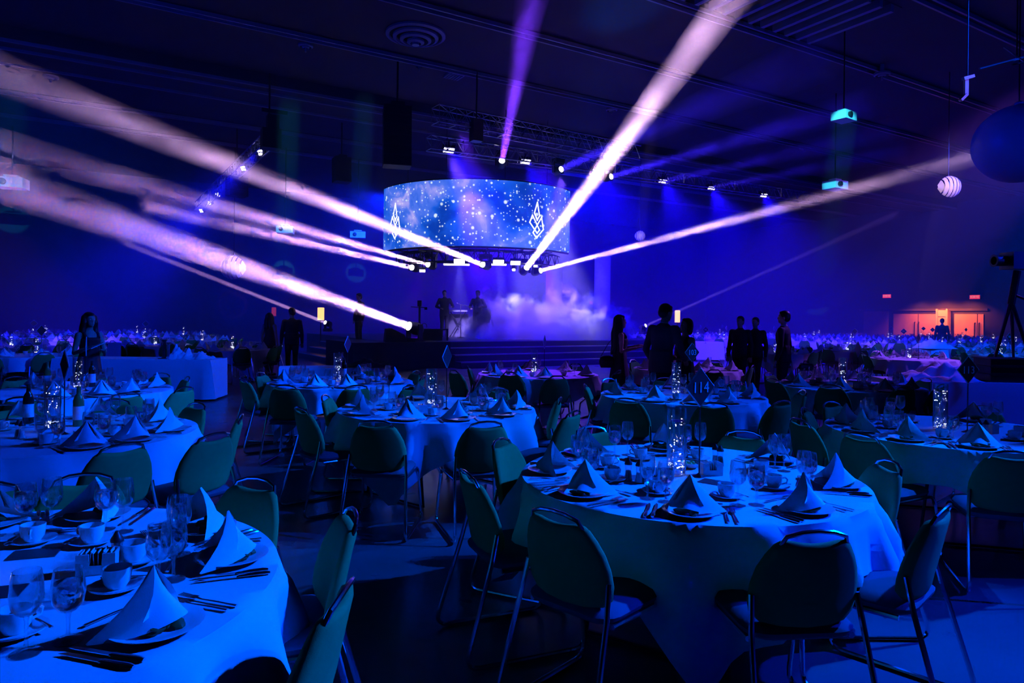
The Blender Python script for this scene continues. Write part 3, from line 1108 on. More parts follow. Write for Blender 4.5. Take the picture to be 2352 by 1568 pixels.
def line_array(px, top, bot, Y, w, label, rz, n=6, tilt=0.05):
    p, q = at(px, top, Y), at(px, bot, Y)
    H_ = p.z - q.z
    t = thing('line_array_speaker', label, 'speaker', q, rz, 'hanging speaker columns')
    h = H_ * 0.93 / n
    for i in range(n):
        mb = MB()
        x = tilt * (n - i) * 0.12
        mb.box((0, 0.04 * i * tilt * 10 - 0.05, h * (i + 0.5)), (w, 0.6, h * 0.95))
        c = mb.build('cabinet', M['speaker'], t)
        MB().box((0, 0.04 * i * tilt * 10 - 0.36, h * (i + 0.5)), (w * 0.92, 0.015, h * 0.8)).build('grille', M['blackmetal'], c)
    MB().box((0, 0, H_ * 0.955), (w * 0.5, 0.5, 0.1)).build('fly_frame', M['blackmetal'], t)
    MB().tube([(0, 0, H_ * 0.95), (0, 0, CEIL - q.z - 0.02)], 0.03, 6).build('chain', M['blackmetal'], t)
    return t


line_array(911, 235, 385, 19.5, 0.78, 'tall black speaker column hanging left of the curved screen', 0.25)
line_array(784, 358, 420, 26.0, 0.6, 'smaller dark speaker column hanging further back left', 0.5, 4)
line_array(543, 405, 452, 27.0, 0.7, 'dim dark speaker box hanging under the side truss', 0.7, 3)
# chain motor and gear at the near end of the side truss
p = at(622, 320, 20.8)
t = thing('chain_hoist', 'dark chain hoist with gear box at the near end of side truss', 'hoist', p, 0.5)
MB().box((0, 0, 0), (0.55, 0.45, 0.6)).build('motor_box', M['black'], t)
MB().box((0.05, 0, 0.52), (0.34, 0.3, 0.42)).build('gear_box', M['black'], t)
MB().tube([(-0.05, 0, 0.7), (-0.05, 0, CEIL - p.z - 0.02)], 0.03, 6).build('chain', M['blackmetal'], t)
MB().box((0.1, 0.0, 0.86), (0.75, 0.12, 0.12)).build('clamp_bar', M['black'], t)
p = at(1094, 300, 20.4)
t = thing('chain_hoist', 'dark chain hoist above the long truss left of the violet beam', 'hoist', p, 0.5)
MB().box((0, 0, 0), (0.32, 0.3, 0.66)).build('motor_box', M['black'], t)
MB().tube([(0, 0, 0.3), (0, 0, CEIL - p.z - 0.02)], 0.025, 6).build('chain', M['blackmetal'], t)


FILL_POS = Vector((0.5, -1.0, 8.6))  # place of the added lamps behind the camera, no fixture there


def fill_spot(p, color, e, r):
    """narrow lamp added out of view to brighten one thing; e = watts at four metres, r = radius lit"""
    d = (p - FILL_POS).length
    spot(FILL_POS, p, color, e * (d / 4.0) ** 2, 2 * math.degrees(math.atan(r / d)), 0.3, 0.08)


def projector(px, py, Y, s, label, rz=0.0):
    p = at(px, py, Y)
    t = thing('ceiling_projector', label, 'projector', p, rz, 'white ceiling projectors')
    MB().box((0, 0, 0), (1.0 * s, 0.8 * s, 0.42 * s)).build('case', M['cyan'], t)
    MB().lathe([(0.13 * s, 0), (0.13 * s, 0.12 * s), (0.09 * s, 0.14 * s), (0, 0.13 * s)], 14).build('lens_barrel', M['black'], t).matrix_local = Matrix.Translation((-0.2 * s, -0.4 * s, 0)) @ Matrix.Rotation(PI / 2, 4, 'X')
    MB().box((0, 0, 0.3 * s), (0.5 * s, 0.4 * s, 0.06 * s)).build('mount_plate', M['cyan'], t)
    MB().tube([(0, 0, 0.3 * s), (0, 0, CEIL - p.z - 0.02)], 0.035 * s, 8).build('pole', M['blackmetal'], t)
    return t


projector(1918, 426, 22, 0.62, 'white ceiling projector lit cyan at right', 0.5)
fill_spot(at(1918, 426, 22), (0.05, 0.75, 1.0), 1100, 0.4)
projector(28, 421, 27, 0.95, 'white ceiling projector lit cyan at the far left edge', 0.3)
fill_spot(at(28, 421, 27), (0.0, 0.45, 1.0), 350, 0.6)
projector(822, 540, 32, 0.7, 'small cyan-lit projector just left of the curved screen', 0.2)
fill_spot(at(822, 540, 32), (0.05, 0.6, 1.0), 350, 0.5)
projector(655, 528, 30, 0.7, 'small cyan-lit projector behind the left beam bundle', 0.2)
fill_spot(at(655, 528, 30), (0.05, 0.75, 1.0), 500, 0.5)
projector(1938, 268, 17, 0.5, 'small dim blue ceiling projector above the blue beams', 0.6)
fill_spot(at(1938, 268, 17), (0.02, 0.4, 1.0), 25, 0.3)

# white bracket and pipes at the upper right
p = at(2219, 200, 9.0)
t = thing('ceiling_bracket', 'white metal lamp bracket hanging at upper right', 'bracket', p, 0.2)
MB().box((0.03, 0, 0.13), (0.17, 0.05, 0.04), Matrix.Rotation(-0.3, 3, 'Y')).build('top_plate', M['white'], t)
MB().box((0, 0, 0.0), (0.055, 0.03, 0.22)).build('strap', M['white'], t)
MB().box((-0.04, 0, -0.14), (0.13, 0.05, 0.035), Matrix.Rotation(-0.75, 3, 'Y')).build('foot', M['white'], t)
MB().tube([(0.02, 0, 0.14), (0.02, 0, CEIL - p.z - 0.03)], 0.008, 6).build('rod', M['speaker'], t)
spot((7.2, 6.0, 3.4), p, (0.45, 0.2, 1.0), 160, 14, 0.4)  # lamp added out of view to light the bracket violet
t = thing('ceiling_pipe', 'thin metal pipes under the ceiling at the upper right edge', 'pipe', at(2250, 158, 9.0))
o0 = Vector(t.location)
MB().tube([(0, 0, 0), at(2420, 113, 9.4) - o0], 0.016, 6).build('pipe', M['chrome'], t)
MB().tube([at(2325, 148, 9.2) - o0, at(2420, 130, 9.4) - o0], 0.012, 6).build('pipe', M['chrome'], t)
MB().tube([at(2305, 108, 9.2) - o0, at(2336, 130, 9.2) - o0, at(2350, 140, 9.2) - o0], 0.012, 6).build('clip', M['chrome'], t)
MB().tube([at(2336, 135, 9.2) - o0, Vector((at(2336, 135, 9.2) - o0).xy.to_3d()) + Vector((0, 0, CEIL - o0.z - 0.02))], 0.01, 5).build('drop_rod', M['blackmetal'], t)

# balloon at the right edge
p = at(2340, 330, 11.0)
t = thing('balloon', 'huge round dark blue balloon at the right edge', 'balloon', p)
MB().ellipsoid((0, 0, 0), (0.655, 0.655, 0.62), 40, 24).build('sphere', M['ball'], t)
MB().lathe([(0.05, 0.0), (0.07, 0.06), (0.02, 0.09)], 12, (0, 0, 0.6)).build('neck', M['ball'], t)
MB().tube([(0, 0, 0.65), (0, 0, CEIL - p.z - 0.02)], 0.012, 6).build('cord', M['blackmetal'], t)
spot((-14.0, 9.5, 5.0), p, (0.0, 0.01, 1.0), 9000, 4.5, 0.6)  # unseen lamp added at left to brighten the balloon


def slat_globe(px, py, Y, r, label, lamp, n=7, m=None):
    p = at(px, py, Y)
    t = thing('globe_lamp', label, 'lamp', p, 0, 'slatted globe lamps')
    for i in range(n):
        a = -0.9 + 1.8 * i / (n - 1)
        x0, x1 = a - 0.11, a + 0.11
        mb = MB()
        V, Fc = [], []
        for k in range(9):
            ph = -1.25 + 2.5 * k / 8
            for x in (x0, x1):
                rr = math.sqrt(max(0.02, 1 - min(0.98, x * x)))
                V.append(Vector((x * r, -rr * math.cos(ph) * r, rr * math.sin(ph) * r)))
        Fc = [(2 * k, 2 * k + 1, 2 * k + 3, 2 * k + 2) for k in range(8)]
        mb.add(V, Fc)
        mb.add([v * 0.97 for v in V], [f[::-1] for f in Fc])
        mb.build('slat', m or M['white'], t)
    MB().lathe([(0.2 * r, 0), (0.2 * r, 0.06 * r), (0.05 * r, 0.1 * r), (0.05 * r, (CEIL - p.z - r) if False else 0.3 * r)], 12, (0, 0, r * 0.93)).build('cap', M['blackmetal'], t)
    MB().tube([(0, 0, r), (0, 0, CEIL - p.z - 0.02)], 0.015, 6).build('cord', M['blackmetal'], t)
    MB().ellipsoid((0, 0.1 * r, 0), (0.55 * r, 0.55 * r, 0.55 * r), 16, 10).build('inner_globe', M['white'], t)
    if lamp:
        fill_spot(p, lamp[0], lamp[1], r * 1.15)  # lit from outside by an added lamp; the globe itself does not glow
    return t


slat_globe(2178, 430, 20, 0.33, 'pale slatted globe hanging below the right projector beam', ((1.0, 0.62, 0.75), 620, 11))
slat_globe(1470, 542, 30, 0.24, 'small pale slatted globe above the narrow right beam', ((0.8, 0.55, 1.0), 420, 8))
slat_globe(537, 615, 30, 0.55, 'large dim purple and red globe behind the left beams', ((0.35, 0.02, 0.25), 90, 16))

# orange lanterns
for px, py, w, h, Y, lab in ((737, 721, 15, 29, 27.0, 'glowing orange lantern left of the stage'), (1556, 727, 12, 28, 27.0, 'glowing orange lantern behind the standing group'), (629, 716, 10, 20, 33.0, 'dim pink lantern behind the couple at left')):
    q = at(px, py, Y)
    k = Y / F
    t = thing('lantern', lab, 'lantern', (q.x, q.y, 0))
    z0 = q.z - h * k / 2
    MB().lathe([(w * k / 2, 0), (w * k / 2, h * k), (w * k * 0.3, h * k + 0.01)], 14, (0, 0, z0)).build('shade', M['warm'] if px != 629 else emit('dim_pink_lantern', (0.8, 0.06, 0.12), 0.35), t)
    MB().tube([(0, 0, 0.02), (0, 0, z0 + 0.05)], 0.025, 8).build('post', M['blackmetal'], t)
    MB().lathe([(0, 0.03), (0.2, 0.03), (0.21, 0.0), (0, 0)], 16).build('base', M['blackmetal'], t)
    MB().lathe([(w * k / 2 + 0.01, 0), (w * k / 2 + 0.01, 0.03)], 14, (0, 0, z0 - 0.015)).build('rim', M['blackmetal'], t)

# camera crane at the right edge
p = at(2275, 840, 9.6)
t = thing('camera_tripod', 'tall black camera tripod with slanting legs at right edge', 'tripod', (p.x + 0.45, p.y, 0), 0)
o0 = Vector(t.location)
apex = at(2322, 690, 9.6) - o0
for q in (on(2262, 905, 0.02), on(2395, 905, 0.02), on(2330, 870, 0.02)):
    MB().tube([apex, q - o0], [0.03, 0.022], 8).build('leg', M['black'], t)
MB().tube([apex - Vector((0, 0, 0.05)), apex + Vector((0.08, 0, 0.42))], 0.05, 8).build('column', M['black'], t)
MB().box(apex + Vector((0.16, 0, 0.56)), (0.46, 0.28, 0.24)).build('camera_body', M['black'], t)
MB().lathe([(0.07, 0), (0.075, 0.16), (0.09, 0.2), (0.06, 0.2)], 14).build('lens', M['black'], t).matrix_local = Matrix.Translation(apex + Vector((-0.05, 0, 0.56))) @ Matrix.Rotation(-PI / 2, 4, 'Y')
MB().tube([apex + Vector((0.0, 0, 0.1)), apex + Vector((0.5, -0.3, -0.2))], 0.018, 6).build('pan_handle', M['black'], t)

# ------------------------------------------------------------------ furniture
TH = 0.75                                                # table height
TOPZ = TH + 0.006                                        # top of the cloth
TR_ = 0.915                                              # table radius


def cushion(w, d, h, z0, rad, nseg=5):
    """rounded upholstered pad"""
    def ring(inset, z):
        P = []
        r = max(rad - inset * 0.5, 0.02)
        x, y = w / 2 - inset - r, d / 2 - inset - r
        for cx, cy, a0 in ((x, y, 0), (-x, y, PI / 2), (-x, -y, PI), (x, -y, 1.5 * PI)):
            for k in range(nseg):
                a = a0 + PI / 2 * k / (nseg - 1)
                P.append(Vector((cx + r * math.cos(a), cy + r * math.sin(a), z)))
        return P
    rings = [ring(0.03, z0), ring(0.004, z0 + h * 0.3), ring(0.0, z0 + h * 0.55), ring(0.02, z0 + h * 0.88), ring(0.07, z0 + h), ring(0.16, z0 + h * 1.03)]
    n = len(rings[0])
    mb = MB()
    Fc = [tuple(range(n - 1, -1, -1))]
    for i in range(len(rings) - 1):
        Fc += [(i * n + k, i * n + (k + 1) % n, (i + 1) * n + (k + 1) % n, (i + 1) * n + k) for k in range(n)]
    Fc.append(tuple((len(rings) - 1) * n + k for k in range(n)))
    mb.add([p for r in rings for p in r], Fc)
    return mb


def backrest_mesh(fine=True):
    half = [(0.0, 0.475), (0.10, 0.478), (0.165, 0.49), (0.203, 0.525), (0.213, 0.575), (0.21, 0.64), (0.196, 0.705), (0.172, 0.76), (0.146, 0.803), (0.125, 0.82), (0.10, 0.822), (0.05, 0.815), (0.0, 0.812)]
    if not fine:
        half = half[::2]
    out = half + [(-x, z) for x, z in reversed(half[1:-1])]
    cz = 0.645
    n = len(out)

    def put(x, z, off):
        tilt = -0.20 - (z - 0.48) * 0.22
        return Vector((x, tilt + 1.1 * x * x + off, z))
    rings = []
    for sc, off in ((0.4, 0.026), (0.85, 0.026), (0.96, 0.018), (1.0, 0.0), (0.96, -0.016), (0.85, -0.022), (0.4, -0.022)):
        rings.append([put(x * sc, cz + (z - cz) * (1 - (1 - sc) * (0.9 if sc > 0.5 else 1)), off) for x, z in out])
    mb = MB()
    Fc = [tuple(range(n))[::-1]]
    for i in range(len(rings) - 1):
        Fc += [(i * n + k, (i + 1) * n + k, (i + 1) * n + (k + 1) % n, i * n + (k + 1) % n)[::-1] for k in range(n)]
    Fc.append(tuple((len(rings) - 1) * n + k for k in range(n)))
    mb.add([p for r in rings for p in r], Fc)
    return mb


def smooth_path(P, n=4, k=0.3):
    """round the corners of a polyline"""
    P = [Vector(p) for p in P]
    out = [P[0]]
    for a, b, c in zip(P, P[1:], P[2:]):
        d = min((b - a).length, (c - b).length) * k
        p0, p2 = b + (a - b).normalized() * d, b + (c - b).normalized() * d
        for i in range(n + 1):
            t = i / n
            out.append(p0 * (1 - t) ** 2 + b * 2 * t * (1 - t) + p2 * t * t)
    out.append(P[-1])
    return out


def side_path(s, n=4):
    return smooth_path([(s * 0.205, -0.195, 0.60), (s * 0.218, -0.225, 0.47), (s * 0.245, -0.36, 0.012), (s * 0.245, 0.26, 0.012), (s * 0.215, 0.225, 0.425), (s * 0.205, -0.17, 0.425)], n, 0.16)


HANDLE = [(-0.128, -0.258, 0.80), (-0.112, -0.275, 0.838), (-0.06, -0.287, 0.856), (0.0, -0.29, 0.861), (0.06, -0.287, 0.856), (0.112, -0.275, 0.838), (0.128, -0.258, 0.80)]
CHAIR_MESH = {}
CHAIR_MESH['seat'] = cushion(0.44, 0.44, 0.065, 0.425, 0.09).mesh('seat', M['seat'])
CHAIR_MESH['backrest'] = backrest_mesh().mesh('backrest', M['green'], 60)
CHAIR_MESH['handle'] = MB().tube(HANDLE, 0.0085, 8).mesh('handle', M['chrome'])
for s_, nm in ((-1, 'frame_l'), (1, 'frame_r')):
    CHAIR_MESH[nm] = MB().tube(side_path(s_), 0.0115, 8).mesh('side_frame', M['chrome'])
CHAIR_MESH['bar'] = MB().tube([(-0.21, 0.17, 0.418), (0.21, 0.17, 0.418)], 0.009, 6).tube([(-0.208, -0.12, 0.418), (0.208, -0.12, 0.418)], 0.009, 6).mesh('crossbar', M['chrome'])
# plain version for chairs too far off to show their parts
mb = MB()
mb.merge(cushion(0.44, 0.44, 0.065, 0.425, 0.09, 3), Matrix())
mb.cur = 1
bk = backrest_mesh(False); bk.m = [1] * len(bk.f); mb.merge(bk, Matrix())
mb.cur = 2
mb.tube(HANDLE[::2], 0.01, 4)
for s_ in (-1, 1):
    mb.tube(side_path(s_, 1), 0.0125, 4)
FAR_CHAIR = mb
FAR_CHAIR_MESH = mb.mesh('banquet_chair', [M['seat'], M['green'], M['chrome']], 50)

CHAIRS = {'n': 0}
FAR_STUFF = {'chair': [], 'napkin': [], 'glass': []}


def chair(loc, face, label, group, far=False):
    """face = direction the sitter would look"""
    rz = math.atan2(face.y, face.x) - PI / 2
    if far:
        if CHAIRS['n'] >= 300:
            FAR_STUFF['chair'].append(TR((loc.x, loc.y, 0), rz))
            return
        CHAIRS['n'] += 1
        o = obj('banquet_chair', FAR_CHAIR_MESH, None, (loc.x, loc.y, 0), rz)
        return tag(o, label, 'chair', group)
    CHAIRS['n'] += 1
    t = thing('banquet_chair', label, 'chair', (loc.x, loc.y, 0), rz, group)
    for k, nm in (('seat', 'seat'), ('backrest', 'backrest'), ('frame_l', 'side_frame'), ('frame_r', 'side_frame'), ('bar', 'crossbar')):
        o = obj(nm, CHAIR_MESH[k], t)
        if nm == 'backrest':
            obj('handle', CHAIR_MESH['handle'], o)
    return t


def cloth_mesh(R, side, rot, seed, seg=120, rows=9, top=TOPZ):
    """square cloth over a round table: short at the sides, long at the corners"""
    rnd = random.Random(seed)
    ph = [rnd.uniform(0, 2 * PI) for _ in range(4)]
    mb = MB()
    V, Fc = [(0, 0, top)], []
    NR = 3
    rows_r = [R * 0.5, R * 0.93, R]
    for r in rows_r:
        V += [(r * math.cos(2 * PI * k / seg), r * math.sin(2 * PI * k / seg), top) for k in range(seg)]
    for j in range(rows):
        for k in range(seg):
            th = 2 * PI * k / seg
            a = th - rot
            ell = min(side / 2 / max(abs(math.cos(a)), abs(math.sin(a))), side / 2 * 1.36)
            hang = ell - R
            t = (j + 1) / rows
            s = hang * t
            corner = (hang - (side / 2 - R)) / (side / 2 * 0.37)
            amp = (0.06 + 0.04 * corner) * min(1.0, s / 0.24)
            w = (0.5 + 0.5 * math.sin(15 * th + ph[0] + 1.2 * math.sin(2 * th + ph[3]))) ** 2.2 * 1.5 - 0.45 + math.sin(24 * th + ph[1] + math.sin(3 * th)) * 0.28
            r = R + 0.010 * min(1, j) + 0.05 * t + amp * w
            r = max(r, R * 0.985)
            z = top - 0.006 * (j == 0) - s * (0.985 if s > 0.02 else 1) + 0.0
            V.append((r * math.cos(th), r * math.sin(th), z))
    n = NR + rows
    Fc += [(0, 1 + k, 1 + (k + 1) % seg) for k in range(seg)]
    for i in range(n - 1):
        b0, b1 = 1 + i * seg, 1 + (i + 1) * seg
        Fc += [(b0 + k, b1 + k, b1 + (k + 1) % seg, b0 + (k + 1) % seg) for k in range(seg)]
    mb.add(V, Fc)
    return mb.mesh('tablecloth', M['cloth'], 75)


TABLE_TOP = MB().lathe([(0, TH - 0.03), (TR_ - 0.02, TH - 0.03), (TR_ - 0.008, TH - 0.02), (TR_ - 0.008, TH - 0.004), (TR_ - 0.02, TH), (0, TH)], 48).mesh('tabletop', M['wood'])
TABLE_LEG = MB().tube([(0.52, 0.28, TH - 0.03), (0.52, 0.36, 0.012), (0.52, -0.36, 0.012), (0.52, -0.28, TH - 0.03)], 0.014, 6).mesh('leg_frame', M['blackmetal'])
TABLE_LEG2 = MB().tube([(-0.52, 0.28, TH - 0.03), (-0.52, 0.36, 0.012), (-0.52, -0.36, 0.012), (-0.52, -0.28, TH - 0.03)], 0.014, 6).mesh('leg_frame', M['blackmetal'])
TABLE_BRACE = MB().tube([(-0.52, 0, 0.35), (0.52, 0, 0.35)], 0.01, 6).mesh('brace', M['blackmetal'])


# ------------------------------------------------------------------ tableware meshes
def napkin_mb():
    mb = MB()
    n, rows = 12, 5
    L_, F_, R_ = Vector((-0.135, 0.085, 0)), Vector((0.0, -0.27, 0)), Vector((0.135, 0.085, 0))
    apex = Vector((0.0, 0.0, 0.165))

    def layer(off):
        V = []
        for i in range(n + 1):
            t = i / n
            b = L_ * (1 - t) ** 2 + F_ * 2 * t * (1 - t) + R_ * t * t
            b.z = 0.034 * math.sin(PI * t) ** 2 + off * 0.5
            for j in range(rows + 1):
                u = j / rows
                p = b * (1 - u) + apex * u
                p.y += 0.018 * math.sin(PI * u) * (1 if 0.2 < t < 0.8 else -1.2)
                p.z -= off * (0.5 if j == rows else 0)
                p.y += off
                V.append(p)
        return V
    A, B = layer(0), layer(0.006)
    Fc = []
    w = rows + 1
    for i in range(n):
        for j in range(rows):
            Fc.append((i * w + j, (i + 1) * w + j, (i + 1) * w + j + 1, i * w + j + 1))
    o = len(A)
    Fb = [tuple(x + o for x in f[::-1]) for f in Fc]
    edge = [(i * w, i * w + o, (i + 1) * w + o, (i + 1) * w) for i in range(n)]
    for j in range(rows):
        edge.append((j, j + 1, j + 1 + o, j + o))
        e = n * w
        edge.append((e + j, e + j + o, e + j + 1 + o, e + j + 1))
    mb.add(A + B, Fc + Fb + edge)
    return mb


NAPKIN = napkin_mb().mesh('napkin', M['napkin'], 60)
mb = MB()
mb.add([(-0.13, 0.08, 0), (0, -0.09, 0.02), (0.13, 0.08, 0), (0, 0.0, 0.16), (0, 0.05, 0.0)], [(0, 1, 3), (1, 2, 3), (0, 3, 4), (4, 3, 2)])
NAPKIN_FAR_MB = mb
NAPKIN_FAR = mb.mesh('napkin', M['napkin'], 20)
PLATE = MB().lathe([(0, 0.004), (0.06, 0.0), (0.065, 0.004), (0.09, 0.008), (0.122, 0.019), (0.124, 0.022), (0.12, 0.022), (0.088, 0.013), (0.06, 0.009), (0, 0.009)], 28).mesh('plate', M['china'])
SAUCER = MB().lathe([(0, 0.0), (0.045, 0.0), (0.078, 0.014), (0.079, 0.017), (0.075, 0.017), (0.045, 0.006), (0.03, 0.006), (0, 0.006)], 24).mesh('saucer', M['china'])
CUP = MB().lathe([(0, 0.004), (0.026, 0.0), (0.028, 0.004), (0.038, 0.02), (0.042, 0.045), (0.0425, 0.062), (0.040, 0.063), (0.039, 0.045), (0.034, 0.016), (0, 0.009)], 22).mesh('cup', M['china'])
CUP_HANDLE = MB().tube([(0.040, 0, 0.05), (0.056, 0, 0.053), (0.066, 0, 0.042), (0.062, 0, 0.026), (0.038, 0, 0.02)], 0.0045, 6).mesh('handle', M['china'])


def fork_mb():
    mb = MB()
    mb.tube([(0, -0.10, 0.006), (0, -0.03, 0.007), (0, 0.03, 0.006), (0, 0.05, 0.008)], [0.007, 0.0055, 0.004, 0.006], 6, flat=0.45)
    mb.box((0, 0.058, 0.0085), (0.022, 0.02, 0.003))
    for k in range(4):
        mb.box((-0.009 + 0.006 * k, 0.088, 0.0095), (0.0032, 0.045, 0.0026), Matrix.Rotation(0.06, 3, 'X'))
    return mb


def knife_mb():
    mb = MB()
    mb.tube([(0, -0.115, 0.007), (0, -0.10, 0.008), (0, -0.02, 0.0075), (0, -0.012, 0.006)], [0.006, 0.0085, 0.0075, 0.005], 8, flat=0.7)
    mb.prism([(-0.006, -0.012), (0.008, -0.012), (0.009, 0.06), (0.006, 0.10), (-0.004, 0.118), (-0.006, 0.09)], -0.0012, 0.0012)
    V = mb.v[-12:]
    mb.v[-12:] = [(x, z, 0.006 + y) for x, y, z in V]
    return mb


def spoon_mb():
    mb = MB()
    mb.tube([(0, -0.075, 0.005), (0, -0.01, 0.006), (0, 0.03, 0.005)], [0.005, 0.0035, 0.003], 6, flat=0.5)
    mb.ellipsoid((0, 0.05, 0.006), (0.014, 0.024, 0.0045), 10, 5)
    return mb


FORK, KNIFE, SPOON = fork_mb().mesh('fork', M['steel']), knife_mb().mesh('knife', M['steel']), spoon_mb().mesh('teaspoon', M['steel'])
GOB_BOWL = [(0.006, 0.075), (0.022, 0.082), (0.036, 0.10), (0.041, 0.13), (0.037, 0.175), (0.0345, 0.19), (0.033, 0.19), (0.0355, 0.174), (0.039, 0.13), (0.034, 0.103), (0.02, 0.086), (0, 0.082)]
GOB_STEM = [(0.0065, 0.01), (0.005, 0.03), (0.0055, 0.06), (0.009, 0.078)]
GOB_FOOT = [(0, 0), (0.036, 0.0), (0.037, 0.003), (0.02, 0.006), (0.006, 0.011), (0, 0.011)]
WINE_BOWL = [(0.005, 0.095), (0.02, 0.10), (0.035, 0.12), (0.039, 0.145), (0.036, 0.185), (0.032, 0.21), (0.0305, 0.21), (0.0345, 0.185), (0.0375, 0.145), (0.033, 0.122), (0.018, 0.104), (0, 0.10)]
GB = MB().lathe(GOB_BOWL, 20).mesh('water_goblet', M['glass'])
GSTEM = MB().lathe(GOB_STEM, 10).mesh('stem', M['glass'])
GFOOT = MB().lathe(GOB_FOOT, 20).mesh('foot', M['glass'])
GWATER = MB().lathe([(0, 0.0835), (0.02, 0.0875), (0.0335, 0.104), (0.0383, 0.13), (0.0362, 0.155), (0, 0.155)], 18).mesh('water', M['water'])
GICE = MB().box((0.008, 0.004, 0.143), (0.02, 0.02, 0.02), Euler((0.4, 0.5, 0.3)).to_matrix()).box((-0.012, -0.006, 0.138), (0.018, 0.02, 0.018), Euler((0.9, 0.2, 0.7)).to_matrix()).mesh('ice', M['ice'])
WB = MB().lathe(WINE_BOWL, 20).mesh('wine_glass', M['glass'])
WSTEM = MB().lathe([(0.0055, 0.01), (0.0042, 0.04), (0.0045, 0.08), (0.008, 0.097)], 10).mesh('stem', M['glass'])
GOB_ONE = MB().lathe(GOB_FOOT, 10).lathe(GOB_STEM, 6).lathe(GOB_BOWL[::2], 10)
GOB_FAR = GOB_ONE.mesh('water_goblet', M['glass'])
WINE_FAR = MB().lathe(GOB_FOOT, 10).lathe([(0.0055, 0.01), (0.0045, 0.08), (0.008, 0.097)], 6).lathe(WINE_BOWL[::2], 10).mesh('wine_glass', M['glass'])


def salad_mesh(seed):
    r = random.Random(seed)
    mb = MB()
    for k in range(9):
        a, d = r.uniform(0, 2 * PI), r.uniform(0, 0.05)
        mb.ellipsoid((d * math.cos(a), d * math.sin(a) * 0.8, 0.02 + r.uniform(0, 0.012)), (r.uniform(0.02, 0.035), r.uniform(0.012, 0.022), r.uniform(0.006, 0.014)), 8, 5, Euler((r.uniform(-.4, .4), r.uniform(-.4, .4), r.uniform(0, 3))).to_matrix())
    return mb.mesh('salad', M['salad'], 30)


SALADS = [salad_mesh(k) for k in range(3)]
VASE = MB().lathe([(0, 0), (0.052, 0), (0.053, 0.004), (0.053, 0.37), (0.0505, 0.37), (0.0505, 0.012), (0, 0.012)], 28).mesh('vase', M['glass'])
VASE_WATER = MB().lathe([(0, 0.013), (0.0495, 0.013), (0.0495, 0.30), (0, 0.30)], 20).mesh('water', thin_glass('vase_water', (0.9, 0.94, 0.98), 0.0))


def fairy_mesh(seed, n=26, seg=6, size=0.0028):
    r = random.Random(seed)
    mb = MB()
    P = []
    for k in range(n):
        a = k * 2.2 + r.uniform(-.5, .5)
        rad = r.uniform(0.015, 0.045)
        z = 0.02 + (0.05 * r.random() if k < n * 0.45 else 0.30 * r.random())
        P.append(Vector((rad * math.cos(a), rad * math.sin(a), z)))
        mb.ellipsoid(P[-1], (size,) * 3, seg, 4)
    return mb.mesh('fairy_lights', M['fairy'], 0), P


FAIRY = []
for k in range(4):
    me, P = fairy_mesh(k)
    wire = MB().tube(sorted(P, key=lambda q: q.z), 0.0005, 3).mesh('wire', M['steel'])
    FAIRY.append((me, wire))
FAIRY_FAR = [fairy_mesh(k + 20, 14, 4, 0.0042)[0] for k in range(3)]
VASE_FAR = MB().lathe([(0, 0), (0.052, 0), (0.052, 0.37)], 10).mesh('vase', M['glass'])

SHAKER_BODY = MB().lathe([(0, 0), (0.024, 0), (0.025, 0.005), (0.019, 0.03), (0.016, 0.055), (0.018, 0.08), (0.02, 0.088), (0, 0.088)], 14).mesh('shaker', M['glass'])
SHAKER_FILL = [MB().lathe([(0, 0.003), (0.022, 0.003), (0.0175, 0.03), (0.0145, 0.055), (0, 0.06)], 12).mesh('filling', m) for m in (M['pepper'], M['paper'])]
SHAKER_CAP = MB().lathe([(0.0205, 0.088), (0.0205, 0.096), (0.013, 0.108), (0.006, 0.122), (0, 0.124)], 14).mesh('cap', M['black'])
CADDY = MB()
CADDY.box((0, 0, 0.004), (0.115, 0.065, 0.008))
CADDY.box((0, 0.031, 0.035), (0.115, 0.004, 0.07)).box((-0.0555, 0, 0.035), (0.004, 0.065, 0.07)).box((0.0555, 0, 0.035), (0.004, 0.065, 0.07))
CADDY.box((-0.0385, -0.031, 0.035), (0.038, 0.004, 0.07)).box((0.0385, -0.031, 0.035), (0.038, 0.004, 0.07)).box((0, -0.031, 0.016), (0.04, 0.004, 0.032))
CADDY_M = CADDY.mesh('sugar_caddy', M['china'])
mb = MB()
for k in range(8):
    mb.box((-0.042 + 0.012 * k, 0.0, 0.04 + 0.003 * (k % 3)), (0.003, 0.05, 0.062), Matrix.Rotation(0.12 * ((k % 3) - 1), 3, 'Y'))
PACKETS = mb.mesh('sugar_packets', M['paper'])
BOWL = MB().lathe([(0, 0.0), (0.03, 0.0), (0.05, 0.014), (0.062, 0.032), (0.06, 0.033), (0.046, 0.016), (0.025, 0.006), (0, 0.006)], 18).mesh('butter_dish', M['china'])
mb = MB()
for k in range(7):
    mb.ellipsoid((0.03 * math.cos(k * 0.9) * (k > 0), 0.03 * math.sin(k * 0.9) * (k > 0), 0.022 + 0.004 * (k % 2)), (0.015, 0.011, 0.011), 8, 5)
BUTTER = mb.mesh('butter_balls', M['butter'], 50)
BOTTLE_P = [(0, 0.004), (0.034, 0.0), (0.037, 0.005), (0.037, 0.19), (0.03, 0.22), (0.0155, 0.245), (0.014, 0.29), (0.0155, 0.292), (0.0155, 0.302), (0, 0.303)]
BOTTLES = [(MB().lathe(BOTTLE_P, 20).mesh('wine_bottle', m), MB().lathe([(0.0375, 0.05), (0.0378, 0.052), (0.0378, 0.15), (0.0375, 0.152)], 20).mesh('bottle_label', M['paper'])) for m in (M['bottle_dark'], M['bottle_green'])]
CARD = MB().box((0, 0, 0.0015), (0.105, 0.15, 0.003)).mesh('menu_card', M['card'])
